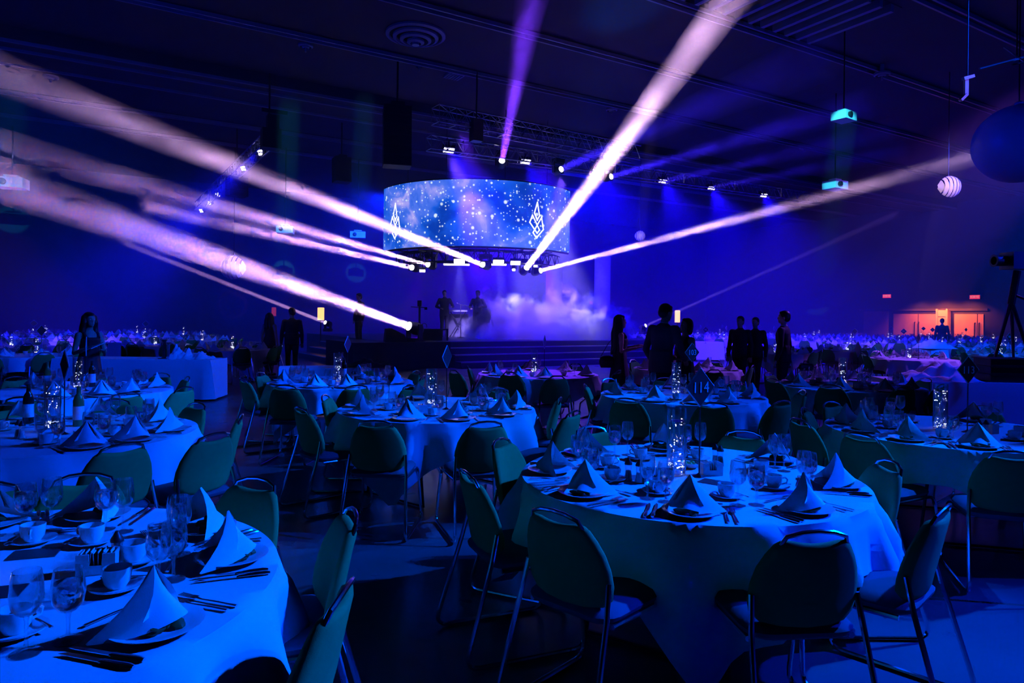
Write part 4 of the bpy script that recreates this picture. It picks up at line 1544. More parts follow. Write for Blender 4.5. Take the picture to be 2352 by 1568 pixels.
PLACE_CARD = MB().prism([(-0.03, 0), (0.03, 0), (0.002, 0.05), (-0.002, 0.05)], -0.05, 0.05).mesh('place_card', M['paper'])
# table number sign
SIGN_BASE = MB().lathe([(0, 0.0), (0.038, 0.0), (0.04, 0.004), (0.016, 0.012), (0.006, 0.02), (0, 0.021)], 18).mesh('base', M['chrome'])
SIGN_POLE = MB().tube([(0, 0, 0.015), (0, 0, 0.40)], 0.004, 6).mesh('pole', M['blackmetal'])
SIGN_BOARD = MB().prism([(0, 0.385), (0.105, 0.49), (0, 0.595), (-0.105, 0.49)], -0.004, 0.004).mesh('board', M['sign'])
mb = MB()
for (x0, z0), (x1, z1) in zip([(0, 0.385), (0.105, 0.49), (0, 0.595), (-0.105, 0.49)], [(0.105, 0.49), (0, 0.595), (-0.105, 0.49), (0, 0.385)]):
    mb.tube([(x0, 0, z0), (x1, 0, z1)], 0.0048, 4)
SIGN_EDGE = mb.mesh('board_edge', M['sign_edge'])
NUMS = {}

HOURS = ['twelve', 'one', 'two', 'three', 'four', 'five', 'six', 'seven', 'eight', 'nine', 'ten', 'eleven']


def clock(ang, used):
    """hour on a clock face laid on the table, six o'clock towards the camera"""
    h = int(round((PI / 2 - ang) / (PI / 6))) % 12
    for d in (0, 1, -1, 2, -2, 3, -3):
        k = (h + d) % 12
        if k not in used:
            used.add(k)
            return HOURS[k] + " o'clock"
    return HOURS[h] + " o'clock"


COUNT = {}


def put(name, me, M4, label, cat, group, cap=300):
    COUNT[name] = COUNT.get(name, 0) + 1
    o = obj(name, me)
    o.matrix_world = M4
    return tag(o, label, cat, group)


def setting(tc, ang, level, desc, hour, rnd, R=TR_):
    """one place setting; local +y points to the middle of the table"""
    rz = ang + PI / 2
    base = Matrix.Translation((tc.x, tc.y, TOPZ)) @ Matrix.Rotation(rz, 4, 'Z') @ Matrix.Translation((0, -(R - 0.155), 0))

    def P(x, y, rot=0.0, z=0.0):
        return base @ Matrix.Translation((x, y, z)) @ Matrix.Rotation(rot, 4, 'Z')
    e = ' at %s on %s' % (hour, desc)
    g = lambda k: k + ' on ' + desc
    yaw = rnd.uniform(-0.5, 0.5)
    if level <= 2:
        put('plate', PLATE, P(0, 0), 'white plate under napkin' + e, 'plate', g('plates'))
    put('napkin', NAPKIN if level <= 2 else NAPKIN_FAR, P(0, 0.01, yaw, 0.011 if level <= 2 else 0.0), 'peaked white napkin' + e, 'napkin', g('napkins'))
    if level == 0:
        put('salad', SALADS[rnd.randrange(3)], P(0, -0.02, 0, -0.002), 'dark green salad' + e, 'salad', g('salads'))
    if level <= 1:
        put('fork', FORK, P(0.155, 0.0, rnd.uniform(-.08, .08)), 'inner steel fork' + e, 'fork', g('forks'))
        put('knife', KNIFE, P(-0.152, 0.0, rnd.uniform(-.08, .08)), 'inner steel knife' + e, 'knife', g('knives'))
        if level == 0:
            put('fork', FORK, P(0.19, -0.005, rnd.uniform(-.08, .08)), 'outer steel fork' + e, 'fork', g('forks'))
            put('knife', KNIFE, P(-0.185, -0.005, rnd.uniform(-.08, .08)), 'outer steel knife' + e, 'knife', g('knives'))
            put('dessert_fork', FORK, P(0.04, 0.185, -PI / 2 + rnd.uniform(-.2, .2)), 'steel dessert fork' + e, 'fork', g('dessert forks'))
        put('saucer', SAUCER, P(-0.15, 0.33), 'white saucer' + e, 'saucer', g('saucers'))
        c = put('cup', CUP, P(-0.15, 0.33, rnd.uniform(-2, 2), 0.007), 'white coffee cup' + e, 'cup', g('cups'))
        obj('handle', CUP_HANDLE, c)
        if level == 0:
            put('teaspoon', SPOON, P(-0.095, 0.315, rnd.uniform(-.5, .5), 0.012), 'small steel teaspoon' + e, 'spoon', g('teaspoons'))
    elif level == 2:
        c = put('cup', CUP, P(-0.15, 0.32, rnd.uniform(-2, 2), 0.0), 'white coffee cup' + e, 'cup', g('cups'))
    x0, y0 = -0.12 + rnd.uniform(-.012, .012), 0.165 + rnd.uniform(-.012, .012)
    x1, y1 = x0 - 0.085, y0 + 0.035
    if level == 0:
        o = put('water_goblet', GB, P(x0, y0), 'iced water goblet' + e, 'glass', g('water goblets'))
        for nm, me in (('stem', GSTEM), ('foot', GFOOT), ('water', GWATER), ('ice', GICE)):
            obj(nm, me, o)
        o = put('wine_glass', WB, P(x1, y1), 'empty wine glass' + e, 'glass', g('wine glasses'))
        obj('stem', WSTEM, o)
        obj('foot', GFOOT, o)
    elif level == 1:
        o = put('water_goblet', GB, P(x0, y0), 'stemmed water goblet' + e, 'glass', g('water goblets'))
        obj('stem', GSTEM, o); obj('foot', GFOOT, o); obj('water', GWATER, o)
        put('wine_glass', WINE_FAR, P(x1, y1), 'empty wine glass' + e, 'glass', g('wine glasses'))
    elif level == 2:
        put('water_goblet', GOB_FAR, P(x0, y0), 'small water goblet' + e, 'glass', g('water goblets'))


def sign(p, rz, num, label, level=0):
    t = thing('table_sign', label, 'sign', p, rz, 'table number signs')
    obj('base', SIGN_BASE, t)
    obj('pole', SIGN_POLE, t)
    b = obj('board', SIGN_BOARD, t)
    obj('board_edge', SIGN_EDGE, b)
    if num:
        if num not in NUMS:
            NUMS[num] = text_mesh('number', num, 0.085, M['digits'], 0.0008)
        o = obj('number', NUMS[num], b)
        o.matrix_local = Matrix.Translation((0, -0.0055, 0.487)) @ Matrix.Rotation(PI / 2, 4, 'X')
    return t


def vase(p, k, label, far=False):
    t = thing('light_vase', label, 'vase', p, k * 0.7, 'glass vases with fairy lights')
    if far:
        obj('glass_cylinder', VASE_FAR, t)
        obj('fairy_lights', FAIRY_FAR[k % 3], t)
        return t
    obj('glass_cylinder', VASE, t)
    obj('water', VASE_WATER, t)
    f = obj('fairy_lights', FAIRY[k % 4][0], t)
    obj('wire', FAIRY[k % 4][1], f)
    return t


def shaker(p, kind, label):
    t = thing('shaker', label, 'shaker', p, 0, 'salt and pepper shakers')
    obj('glass_body', SHAKER_BODY, t); obj('filling', SHAKER_FILL[kind], t); obj('cap', SHAKER_CAP, t)


def caddy(p, rz, label):
    t = put('sugar_caddy', CADDY_M, TR(p, rz), label, 'caddy', 'sugar caddies')
    obj('sugar_packets', PACKETS, t)


def butter(p, label):
    t = put('butter_dish', BOWL, TR(p), label, 'dish', 'butter dishes')
    obj('butter_balls', BUTTER, t)


def bottle(p, kind, label):
    t = put('wine_bottle', BOTTLES[kind][0], TR(p, random.uniform(0, 6)), label, 'bottle', 'wine bottles')
    obj('bottle_label', BOTTLES[kind][1], t)


# ------------------------------------------------------------------ the round tables one can tell apart
CHZ = 0.855                                              # height of a chair's handle


def table_frame(c, desc, rot):
    t = thing('round_table', 'round folding table under ' + desc_cloth(desc), 'table', (c.x, c.y, 0), rot, 'round tables')
    obj('tabletop', TABLE_TOP, t); obj('leg_frame', TABLE_LEG, t); obj('leg_frame', TABLE_LEG2, t); obj('brace', TABLE_BRACE, t)


def desc_cloth(d):
    return 'the white cloth of ' + d


TABLES = [
    # centre, description, detail, chair handle pixels, napkin pixels (else at the chairs), cloth turn, sign, vase offset
    dict(c=(0.98, 3.75), d='the right foreground table', lv=0, chairs=[(1290, 1178), (1880, 1222), (2165, 1168), (2050, 1063), (1068, 1082), (1148, 1011), (1376, 985), (1705, 995)],
         nap=[(1240, 1083), (1322, 1140), (1585, 1192), (1862, 1177), (1915, 1116), (1765, 1062), (1517, 1025), (1350, 1045)], rot=0.62, num='114', srot=0.52),
    dict(c=(-1.68, 2.10), d='the left foreground table', lv=0, chairs=[(593, 1102), (806, 1172), (777, 1365), (217, 1091), (-40, 1120)],
         nap=[(330, 1440), (555, 1283), (500, 1210), (225, 1188), (-20, 1210)], rot=-0.17, num=None, srot=0.3),
    dict(c=(3.50, 5.40), d='the right table under sign 113', lv=0, chairs=[(1987, 998), (2326, 1038), (1891, 942), (1831, 962), (1969, 932), (2230, 944)], nap=None, rot=0.9, num='113', srot=0.26, extra=[-0.05, -0.75]),
    dict(c=(-0.69, 6.37), d='the middle table', lv=1, chairs=[(847, 967), (1130, 975), (687, 936), (754, 908), (1130, 893), (1286, 913), (1318, 945)], nap=None, rot=0.5, num='', srot=1.25, extra=[1.95]),
    dict(c=(-2.20, 8.80), d='the table before the stage block', lv=1, chairs=[(811, 888), (623, 890), (556, 869), (626, 857), (936, 853)], nap=None, rot=0.2, num='', srot=1.4, extra=[1.5, -0.2]),
    dict(c=(1.94, 7.70), d='the table under sign 103', lv=1, chairs=[(1431, 915), (1644, 926), (1793, 922), (1848, 898)], nap=None, rot=0.35, num='103', srot=0.5, extra=[0.7, 1.5, 2.3, 3.1]),
    dict(c=(0.41, 10.4), d='the purple-lit table before the stage steps', lv=2, chairs=[(1089, 841), (1277, 866), (1423, 850), (1038, 850)], nap=None, rot=0.8, num='', srot=1.3, extra=[0.9, 1.7, -2.0]),
    dict(c=(3.05, 11.8), d='the small table behind the standing group', lv=2, chairs=[(1723, 839), (1649, 852)], nap=None, rot=0.3, num='', srot=1.5, extra=[0.8, 1.6, 2.4, 3.2, -2.2]),
    dict(c=(4.50, 9.06), d='the table beside the standing man', lv=1, chairs=[(1915, 885), (2070, 887), (1770, 870), (2126, 869), (2159, 883)], nap=None, rot=0.5, num='', srot=1.45, extra=[1.0, 1.7, 2.4]),
    dict(c=(9.34, 15.8), d='the purple-lit table before the lit doors', lv=2, chairs=[(2005, 806), (2100, 812), (2195, 808)], nap=None, rot=0.2, num='', srot=1.4, extra=[0.1, 0.9, 1.6, 2.4, 3.1]),
    dict(c=(13.2, 18.2), d='the blue-lit table at the right edge', lv=2, chairs=[], nap=None, rot=0.6, num='90', srot=0.3, extra=[-2.4, -1.6, -0.8, 0, 0.8, 1.6, 2.4, 3.14]),
    dict(c=(-3.24, 4.85), d='the left table with two bottles', lv=1, chairs=[(268, 1023), (503, 995), (553, 956), (417, 931), (214, 935)], nap=None, rot=0.1, num='', srot=-0.75, extra=[2.5, 3.3, -2.0]),
    dict(c=(-4.75, 7.50), d='the left table before the woman', lv=1, chairs=[(298, 905), (417, 867), (423, 890), (18, 920)], nap=None, rot=0.7, num='', srot=-1.05, extra=[1.2, 2.0, 2.8]),
    dict(c=(-9.40, 13.5), d='the table behind the woman at left', lv=2, chairs=[], nap=None, rot=0.3, num='', srot=1.3, extra=[-2.6, -1.75, -0.9, -0.2, 0.6, 1.4, 2.2, 3.0]),
]
PLACED = [(Vector((x, y, 0)), -0.4) for x, y in ((-6.2, 10.0), (-5.86, 18.0), (-6.4, 18.0), (1.85, 11.6), (2.2, 10.0), (2.6, 10.2), (5.0, 15.0), (5.5, 15.3), (5.2, 13.0), (19.0, 30.0))]
for ti, T in enumerate(TABLES):
    c = Vector((*T['c'], 0))
    PLACED.append((c, 1.0))
    rnd = random.Random(100 + ti)
    d = T['d']
    table_frame(c, d, T['rot'] + 0.4)
    cl = obj('tablecloth', cloth_mesh(TR_, 2.34, T['rot'], ti, 120 if ti < 6 or ti in (8, 11, 12) else 72, 9 if ti < 6 else 6), None, (c.x, c.y, 0))
    tag(cl, 'white square cloth draped over ' + d, 'tablecloth', 'white tablecloths')
    used = set()
    angs = []
    for px, py in T['chairs']:
        p = on(px, py, CHZ)
        v = Vector((p.x - c.x, p.y - c.y, 0))
        a = math.atan2(v.y, v.x)
        r = min(max(v.length - 0.28, 0.80), 1.25)
        angs.append((a, r))
    for a in T.get('extra', []):
        angs.append((a, 0.82))
    for a, r in angs:
        h = clock(a, used)
        pos = c + Vector((math.cos(a), math.sin(a), 0)) * (r + 0.0)
        turn = rnd.uniform(-0.18, 0.18)
        face = -Vector((math.cos(a + turn), math.sin(a + turn), 0))
        col_ = 'green-backed chrome chair'
        chair(pos, face, '%s at %s of %s' % (col_, h, d), 'chairs around ' + d, far=(T['lv'] == 2))
    used = set()
    seats = [a for a, r in angs]
    if T['nap']:
        seats = []
        for px, py in T['nap']:
            p = on(px, py, TOPZ)
            seats.append(math.atan2(p.y - c.y, p.x - c.x))
    for a in seats:
        setting(c, a, T['lv'], d, clock(a, used), rnd)
    # middle of the table
    z = TOPZ
    if ti == 0:
        vp, sp = on(1553, 1090, z), on(1606, 1094, z)
    else:
        vp, sp = Vector((c.x - 0.06, c.y + 0.04, z)), Vector((c.x + 0.09, c.y - 0.06, z))
    vase(vp, ti, 'glass cylinder vase of fairy lights on ' + d, far=T['lv'] == 2)
    num = T['num']
    if num is not None:
        sign(sp, T['srot'], num, ('dark diamond table sign numbered %s on %s' % (num, d)) if num else 'dark diamond table sign standing on ' + d)
    if T['lv'] <= 1:
        if ti == 0:
            sh = [(on(1443, 1104, z), 0), (on(1468, 1108, z), 1), (on(1643, 1066, z), 1), (on(1654, 1070, z), 0)]
            cd = [(on(1497, 1106, z), 0.4), (on(1632, 1090, z), 0.15)]
            bt = [on(1508, 1126, z), on(1585, 1074, z)]
        elif ti == 1:
            sh = [(on(268, 1302, z), 0)]
            cd = [(on(225, 1313, z), 0.3)]
            bt = [on(300, 1268, z)]
        else:
            R2 = lambda r, a: Vector((c.x + r * math.cos(a), c.y + r * math.sin(a), z))
            a0 = rnd.uniform(0, 6)
            sh = [(R2(0.24, a0), 0), (R2(0.25, a0 + 0.25), 1)]
            cd = [(R2(0.26, a0 + 1.0), a0)]
            bt = [R2(0.27, a0 + 2.2)]
        for k, (p, kind) in enumerate(sh):
            shaker(p, kind, '%s shaker with black cap, %s on %s' % (('dark pepper', 'white salt')[kind], ('nearer', 'nearer', 'farther', 'farther')[k] if ti == 0 else 'beside caddy', d))
        for k, (p, r_) in enumerate(cd):
            caddy(p, r_, 'white sugar caddy with packets, %son %s' % ((('left one ', 'right one ')[k]) if ti == 0 else '', d))
        for k, p in enumerate(bt):
            butter(p, 'small dish of pale green butter balls, %son %s' % ((('nearer one ', 'farther one ')[k]) if ti == 0 else '', d))
# dark menu cards
for px, py, r_, lab in ((1641, 1108, 0.9, 'dark menu card lying on the right foreground table'), (80, 1272, 1.9, 'dark menu card lying on the left foreground table'), (-12, 1362, 1.9, 'dark card cut off by the left photo edge on the left foreground table')):
    put('menu_card', CARD, TR(on(px, py, TOPZ), r_), lab, 'card', 'menu cards')
put('place_card', PLACE_CARD, TR(on(160, 1022, TOPZ), 0.3 + PI / 2), 'small white folded place card on the left table with two bottles', 'card', None)
# wine bottles
for px, py, k, lab in ((65, 972, 0, 'dark wine bottle with white label on the left table'), (180, 978, 1, 'green wine bottle with white label on the left table'), (211, 888, 0, 'dark wine bottle with white label before the woman'),
                       (108, 893, 1, 'green wine bottle left of the fairy lights before the woman'), (790, 872, 0, 'dark wine bottle on the table before the stage block'), (990, 916, 1, 'green wine bottle on the middle table')):
    bottle(on(px, py, TOPZ), k, lab)

# ------------------------------------------------------------------ long tables
def long_table(p0, p1, depth, label, drop=0.70, z=TH, seed=0, label_group='long tables'):
    """cloth-covered trestle table; p0, p1 are the ends of its front edge"""
    d = (p1 - p0)
    d.z = 0
    L = d.length
    rz = math.atan2(d.y, d.x)
    t = thing('trestle_table', 'trestle table under ' + label, 'table', (p0.x, p0.y, 0), rz, label_group)
    MB().box((L / 2, depth / 2, z - 0.02), (L - 0.03, depth - 0.03, 0.036)).build('tabletop', M['wood'], t)
    for x in (0.2, L - 0.2):
        MB().tube([(x, 0.1, z - 0.04), (x, 0.06, 0.012), (x, depth - 0.06, 0.012), (x, depth - 0.1, z - 0.04)], 0.015, 6).build('leg_frame', M['blackmetal'], t)
    rnd = random.Random(seed)
    ph = [rnd.uniform(0, 6) for _ in range(3)]
    # outline points walked round the table, cloth hanging from them
    per = []
    n1, n2 = max(8, int(L / 0.07)), 14
    for k in range(n1):
        per.append((L * k / n1, 0.0, 0, -1))
    for k in range(n2):
        per.append((L, depth * k / n2, 1, 0))
    for k in range(n1):
        per.append((L - L * k / n1, depth, 0, 1))
    for k in range(n2):
        per.append((0, depth - depth * k / n2, -1, 0))
    n = len(per)
    rows = 7
    V = [(x, y, z + 0.006) for x, y, _, _ in per]
    s = 0.0
    for j in range(1, rows + 1):
        tt = j / rows
        for k, (x, y, nx, ny) in enumerate(per):
            q = k * 0.07
            w = 0.5 * math.sin(6.0 * q + ph[0]) + 0.35 * math.sin(10.3 * q + ph[1]) + 0.5 * math.sin(2.1 * q + ph[2])
            # fuller folds close to the corners
            cd = min(abs(k), abs(k - n1), abs(k - n1 - n2), abs(k - 2 * n1 - n2), abs(k - n))
            amp = 0.012 + 0.04 * math.exp(-cd / 4.0)
            o = 0.012 + tt * (0.03 + amp * (w + 0.6))
            V.append((x + nx * o, y + ny * o, z + 0.004 - drop * tt))
    Fc = [tuple(range(n))]
    for j in range(rows):
        Fc += [(j * n + k, (j + 1) * n + k, (j + 1) * n + (k + 1) % n, j * n + (k + 1) % n) for k in range(n)]
    mb = MB(); mb.add(V, Fc)
    c = mb.build('tablecloth', M['cloth'], None, 70, (p0.x, p0.y, 0), rz)
    tag(c, label, 'tablecloth', 'long white tablecloths')
    PLACED.append(((p0 + p1) / 2, L / 2 + 0.3))
    return rz


def heap(name, loc, size, seed, m, label, cat, rz=0.0, lumps=5, group=None):
    """crumpled cloth: a sheet with folds lying over a lump"""
    r = random.Random(seed)
    nx, ny = 26, 16
    ph = [r.uniform(0, 6) for _ in range(6)]
    V, Fc = [], []
    for j in range(ny + 1):
        for i in range(nx + 1):
            u, v = i / nx * 2 - 1, j / ny * 2 - 1
            env = max(0.0, 1 - u * u) * max(0.0, 1 - v * v)
            z = size[2] * env ** 0.6 * (0.62 + 0.26 * math.sin(5 * u + ph[0] + 2 * v) + 0.2 * math.sin(9 * v + ph[1] + 3 * u) + 0.12 * math.sin(15 * u - 7 * v + ph[2]))
            V.append((u * size[0] / 2 * (1 + 0.08 * math.sin(7 * v + ph[3])), v * size[1] / 2 * (1 + 0.1 * math.sin(5 * u + ph[4])), max(z, 0.0) + 0.006))
    w = nx + 1
    for j in range(ny):
        for i in range(nx):
            Fc.append((j * w + i, j * w + i + 1, (j + 1) * w + i + 1, (j + 1) * w + i))
    n = len(V)
    V += [(x, y, z - 0.005) for x, y, z in V]
    Fc += [tuple(k + n for k in f[::-1]) for f in Fc]
    mb = MB(); mb.add(V, Fc)
    return tag(mb.build(name, m, None, 80, loc, rz), label, cat, group)


# left long table, behind the woman
P0, P1 = on(120, 829, TH), on(484, 827, TH)
P0.y = P1.y = 12.6
P0.x, P1.x = (120 - 1176) * 12.6 / F, (484 - 1176) * 12.6 / F
long_table(P0, P1, 0.75, 'long white cloth hanging in folds behind the woman at left', 0.72, seed=3)
for k, (px, m_, h) in enumerate(((378, 'black', 0.36), (388, 'chrome', 0.30))):
    p = Vector(((px - 1176) * 12.9 / F, 12.9, TOPZ))
    t = thing('tap_dispenser', ('black upright drinks dispenser on the long left table', 'slim steel drinks dispenser beside the black one')[k], 'dispenser', p, 0, 'drinks dispensers')
    MB().lathe([(0, 0), (0.05, 0), (0.05, 0.02), (0.028, 0.03), (0.028, h - 0.05), (0.04, h - 0.03), (0.04, h), (0, h)], 14).build('column', M[m_], t)
    MB().tube([(0, -0.02, h - 0.06), (0, -0.09, h - 0.05), (0, -0.10, h - 0.11)], 0.009, 6).build('spout', M['chrome'], t)
    MB().box((0, -0.08, 0.006), (0.1, 0.1, 0.012)).build('drip_tray', M['black'], t)
heap('crumpled_cloth', Vector(((413 - 1176) * 12.9 / F, 12.95, TOPZ)), (0.42, 0.36, 0.26), 5, M['cloth'], 'white cloth bundled over a bucket on the long left table', 'cloth')
heap('crumpled_cloth', Vector(((458 - 1176) * 12.9 / F, 12.95, TOPZ)), (0.48, 0.4, 0.13), 8, M['cloth'], 'folded white cloth at the right end of the long left table', 'cloth')
tag(MB().box((0, 0, 0.04), (0.28, 0.22, 0.08)).box((0, 0, 0.085), (0.29, 0.23, 0.012)).build('serving_tray', M['white'], loc=(((452 - 1176) * 13.2 / F), 13.2, TOPZ + 0.002)), 'shallow white box behind the folded cloth, long left table', 'box')
# cloth hanging over a chair back further off
p = at(290, 760, 17.0)
c = chair(Vector((p.x, p.y, 0)), Vector((0.3, 1, 0)), 'chair with a white cloth hung over it, far left', 'draped chairs', far=True)
mb = MB()
V, Fc = [], []
for j in range(9):
    t_ = j / 8
    for i in range(9):
        x = -0.2 + 0.4 * i / 8
        zz = 1.02 - 0.62 * t_
        V.append((x * (1 + 0.5 * t_), -0.34 - 0.05 * math.sin(i * 1.7) * t_ - 0.05 * t_, zz))
w = 9
Fc = [(j * w + i, j * w + i + 1, (j + 1) * w + i + 1, (j + 1) * w + i) for j in range(8) for i in range(8)]
V += [(x, y + 0.012, z) for x, y, z in V]
Fc += [tuple(k + 81 for k in f[::-1]) for f in Fc]
Fc += [(i + 1, i, 81 + i, 82 + i) for i in range(8)]
mb.add(V, Fc)
tag(mb.build('hung_cloth', M['cloth'], None, 60, (p.x, p.y, -0.14), math.atan2(1, 0.3) - PI / 2), 'white cloth hanging over a far left chair', 'cloth')

# serving table behind the table before the stage block
P0, P1 = on(640, 848, TH), on(892, 845, TH)
long_table(P0, P1, 0.7, 'white cloth of the serving table in front of the stage', 0.66, seed=9)
pp = P0 + (P1 - P0) * 0.78 + Vector((0, 0.3, 0))
heap('covered_platter', Vector((pp.x, pp.y, TOPZ)), (0.72, 0.42, 0.14), 12, M['cloth'], 'platter covered with white cloth on the serving table', 'platter')
pp = P0 + (P1 - P0) * 0.52 + Vector((0, 0.25, 0))
t = thing('glass_carafe', 'clear glass carafe on the serving table before the stage', 'carafe', (pp.x, pp.y, TOPZ))
MB().lathe([(0, 0), (0.06, 0), (0.075, 0.05), (0.06, 0.13), (0.03, 0.2), (0.04, 0.25), (0.037, 0.25), (0.027, 0.2), (0.056, 0.13), (0.07, 0.05), (0, 0.006)], 16).build('body', M['glass'], t)
MB().tube([(0.035, 0, 0.23), (0.09, 0, 0.2), (0.08, 0, 0.1), (0.066, 0, 0.08)], 0.006, 6).build('handle', M['glass'], t)

# service table on the right with cloth heap and crates
P0, P1 = Vector((5.55, 9.95, TH)), Vector((8.6, 9.45, TH))
long_table(P0, P1, 0.75, 'long white cloth of the service table behind sign 113', 0.70, seed=14)
heap('crumpled_cloth', (6.35, 10.12, TOPZ), (1.1, 0.5, 0.26), 21, M['cloth'], 'crumpled white linen heaped on the right service table', 'cloth', -0.16)
for k in range(3):
    t = thing('plastic_crate', 'black stacking crate on the right service table, %s of its stack' % ('lowest', 'middle', 'topmost')[k], 'crate', (7.45, 10.0, TOPZ + 0.004 + k * 0.115), -0.165, 'black stacking crates')
    MB().box((0, 0, 0.05), (0.95, 0.5, 0.10)).build('body', M['black'], t)
    MB().box((0, 0, 0.103), (0.99, 0.54, 0.012)).build('rim', M['blackmetal'], t)
# small tables further off
P0, P1 = at(1590, 786, 26.0), at(1662, 786, 26.0)
P0.z = P1.z = TH
long_table(P0, P1, 0.7, 'violet-lit white cloth of the small far table right of the stage', 0.68, seed=17)
sign(Vector((P0.x + 0.05, P0.y - 1.6, TOPZ)), 0.1, '92', 'small far diamond sign numbered 92 beside the violet-lit cloth')
heap('linen_bundle', (at(2146, 790, 21.5).x, 21.5, 0.78), (1.1, 0.6, 0.30), 33, M['cloth'], 'white linen bundle heaped before the lit doors', 'cloth', 0.1)
P0, P1 = at(2112, 800, 21.2), at(2178, 800, 21.2)
P0.z = P1.z = TH
long_table(P0, P1, 0.7, 'white cloth of the low table before the lit doors', 0.68, seed=19)

# ------------------------------------------------------------------ the field of tables further off
def free(p, r):
    return all((Vector((p.x, p.y)) - Vector((q.x, q.y))).length > r + rr for q, rr in PLACED)


FIELD = []
for i in range(-8, 14):
    for j in range(-2, 12):
        a, b = 1.2 + i * 3.15 + (1.5 if j % 2 else 0), 3.0 + j * 2.95
        p = ab(a, b)
        if p.y < 12.5 or p.y > 41 or a > 42.5 or b > 34.6:
            continue
        px = 1176 + p.x / p.y * F
        if px < -70 or px > 2420:
            continue
        if 3.0 < a < 20.8 and 14.0 < b < 33:
            continue
        if 640 < px < 1440:
            continue
        if 1440 <= px < 1960 and p.y < 17:
            continue
        if p.y < 15 and px > 1960:
            continue
        if not free(p, 1.75):
            continue
        FIELD.append((p, px))
FIELD.sort(key=lambda t: t[0].y)
NLEFT = sorted([f for f in FIELD if f[1] < 1176], key=lambda f: f[1])
NRIGHT = sorted([f for f in FIELD if f[1] >= 1176], key=lambda f: -f[1])
CLOTH_FAR = [cloth_mesh(TR_, 2.34, 0.3 * k, 50 + k, 48, 4) for k in range(4)]
NAP = COUNT.get('napkin', 0)
for p, px in FIELD:
    left = px < 1176
    k = (NLEFT if left else NRIGHT).index((p, px))
    side = 'left' if left else 'right'
    d = '%s far table from the %s photo edge' % (ORD[k], side)
    grp = 'far %s tables' % side
    rnd = random.Random(int(px * 7 + p.y * 13))
    ti = rnd.randrange(1000)
    t = thing('round_table', 'round folding table below the cloth, ' + d, 'table', (p.x, p.y, 0), rnd.uniform(0, 3), grp)
    obj('tabletop', TABLE_TOP, t); obj('leg_frame', TABLE_LEG, t); obj('leg_frame', TABLE_LEG2, t)
    c = obj('tablecloth', CLOTH_FAR[ti % 4], None, (p.x, p.y, 0), rnd.uniform(0, 6))
    tag(c, 'white tablecloth, ' + d, 'tablecloth', grp)
    a0 = rnd.uniform(0, 0.8)
    used = set()
    for s in range(8):
        a = a0 + s * PI / 4
        v = Vector((math.cos(a), math.sin(a), 0))
        hr = clock(a, used)
        chair(p + v * rnd.uniform(0.82, 1.0), -v, 'small chair at %s, %s' % (hr, d), 'chairs of the ' + d, far=True)
        M4 = Matrix.Translation((p.x + v.x * 0.74, p.y + v.y * 0.74, TOPZ)) @ Matrix.Rotation(a + PI / 2 + rnd.uniform(-.6, .6), 4, 'Z') @ Matrix.Scale(1.12, 4)
        if NAP < 300:
            NAP += 1
            put('napkin', NAPKIN_FAR, M4, 'small napkin at %s, %s' % (hr, d), 'napkin', 'napkins on the ' + d)
        else:
            FAR_STUFF['napkin'].append(M4)
        FAR_STUFF['glass'].append(Matrix.Translation((p.x + v.x * 0.52, p.y + v.y * 0.52, TOPZ)))
        FAR_STUFF['glass'].append(Matrix.Translation((p.x + v.x * 0.45 - v.y * 0.1, p.y + v.y * 0.45 + v.x * 0.1, TOPZ)))
    vase(Vector((p.x, p.y, TOPZ)), ti, 'small vase of fairy lights on the ' + d, far=True)
    if ti % 2 == 0:
        sign(Vector((p.x + 0.1, p.y - 0.1, TOPZ)), rnd.uniform(-1.4, 1.4), '91' if abs(px - 2105) < 40 else '', 'small diamond table sign on the ' + d)
for key, proto, mats, lab, cat in (('chair', FAR_CHAIR, [M['seat'], M['green'], M['chrome']], 'mass of small green chairs around the farthest tables', 'chair'),
                                   ('napkin', NAPKIN_FAR_MB, [M['napkin']], 'scatter of small white napkins on the farthest tables', 'napkin'),
                                   ('glass', GOB_ONE, [M['glass']], 'glitter of small glasses on the far tables', 'glass')):
    if FAR_STUFF[key]:
        mb = MB()
        for M4 in FAR_STUFF[key]:
            mb.merge(proto, M4)
        o = mb.build('far_' + {'chair': 'chairs', 'napkin': 'napkins', 'glass': 'glassware'}[key], mats, None, 40)
        tag(o, lab, cat, None, 'stuff')

# ------------------------------------------------------------------ people
def remesh(mb, voxel, smooth=3):
    me = bpy.data.meshes.new('tmp')
    me.from_pydata(mb.v, [], mb.f)
    me.update()
    o = bpy.data.objects.new('tmp', me)
    COL.objects.link(o)
    r = o.modifiers.new('r', 'REMESH')
    r.mode = 'VOXEL'
    r.voxel_size = voxel
    r.use_smooth_shade = True
    if smooth:
        sm = o.modifiers.new('s', 'SMOOTH')
        sm.iterations, sm.factor = smooth, 0.5
    bpy.context.view_layer.update()
    out = bpy.data.meshes.new_from_object(o.evaluated_get(bpy.context.evaluated_depsgraph_get()))
    bpy.data.objects.remove(o)
    out.materials.clear()
    return out


def loft(mb, secs, seg=16):
    """closed body of elliptical sections: (centre, rx, ry)"""
    V, Fc = [], []
    for c, rx, ry in secs:
        V += [(c[0] + rx * math.cos(2 * PI * k / seg), c[1] + ry * math.sin(2 * PI * k / seg), c[2]) for k in range(seg)]
    n = len(secs)
    for i in range(n - 1):
        Fc += [(i * seg + k, i * seg + (k + 1) % seg, (i + 1) * seg + (k + 1) % seg, (i + 1) * seg + k) for k in range(seg)]
    Fc += [tuple(range(seg - 1, -1, -1)), tuple((n - 1) * seg + k for k in range(seg))]
    mb.add(V, Fc)


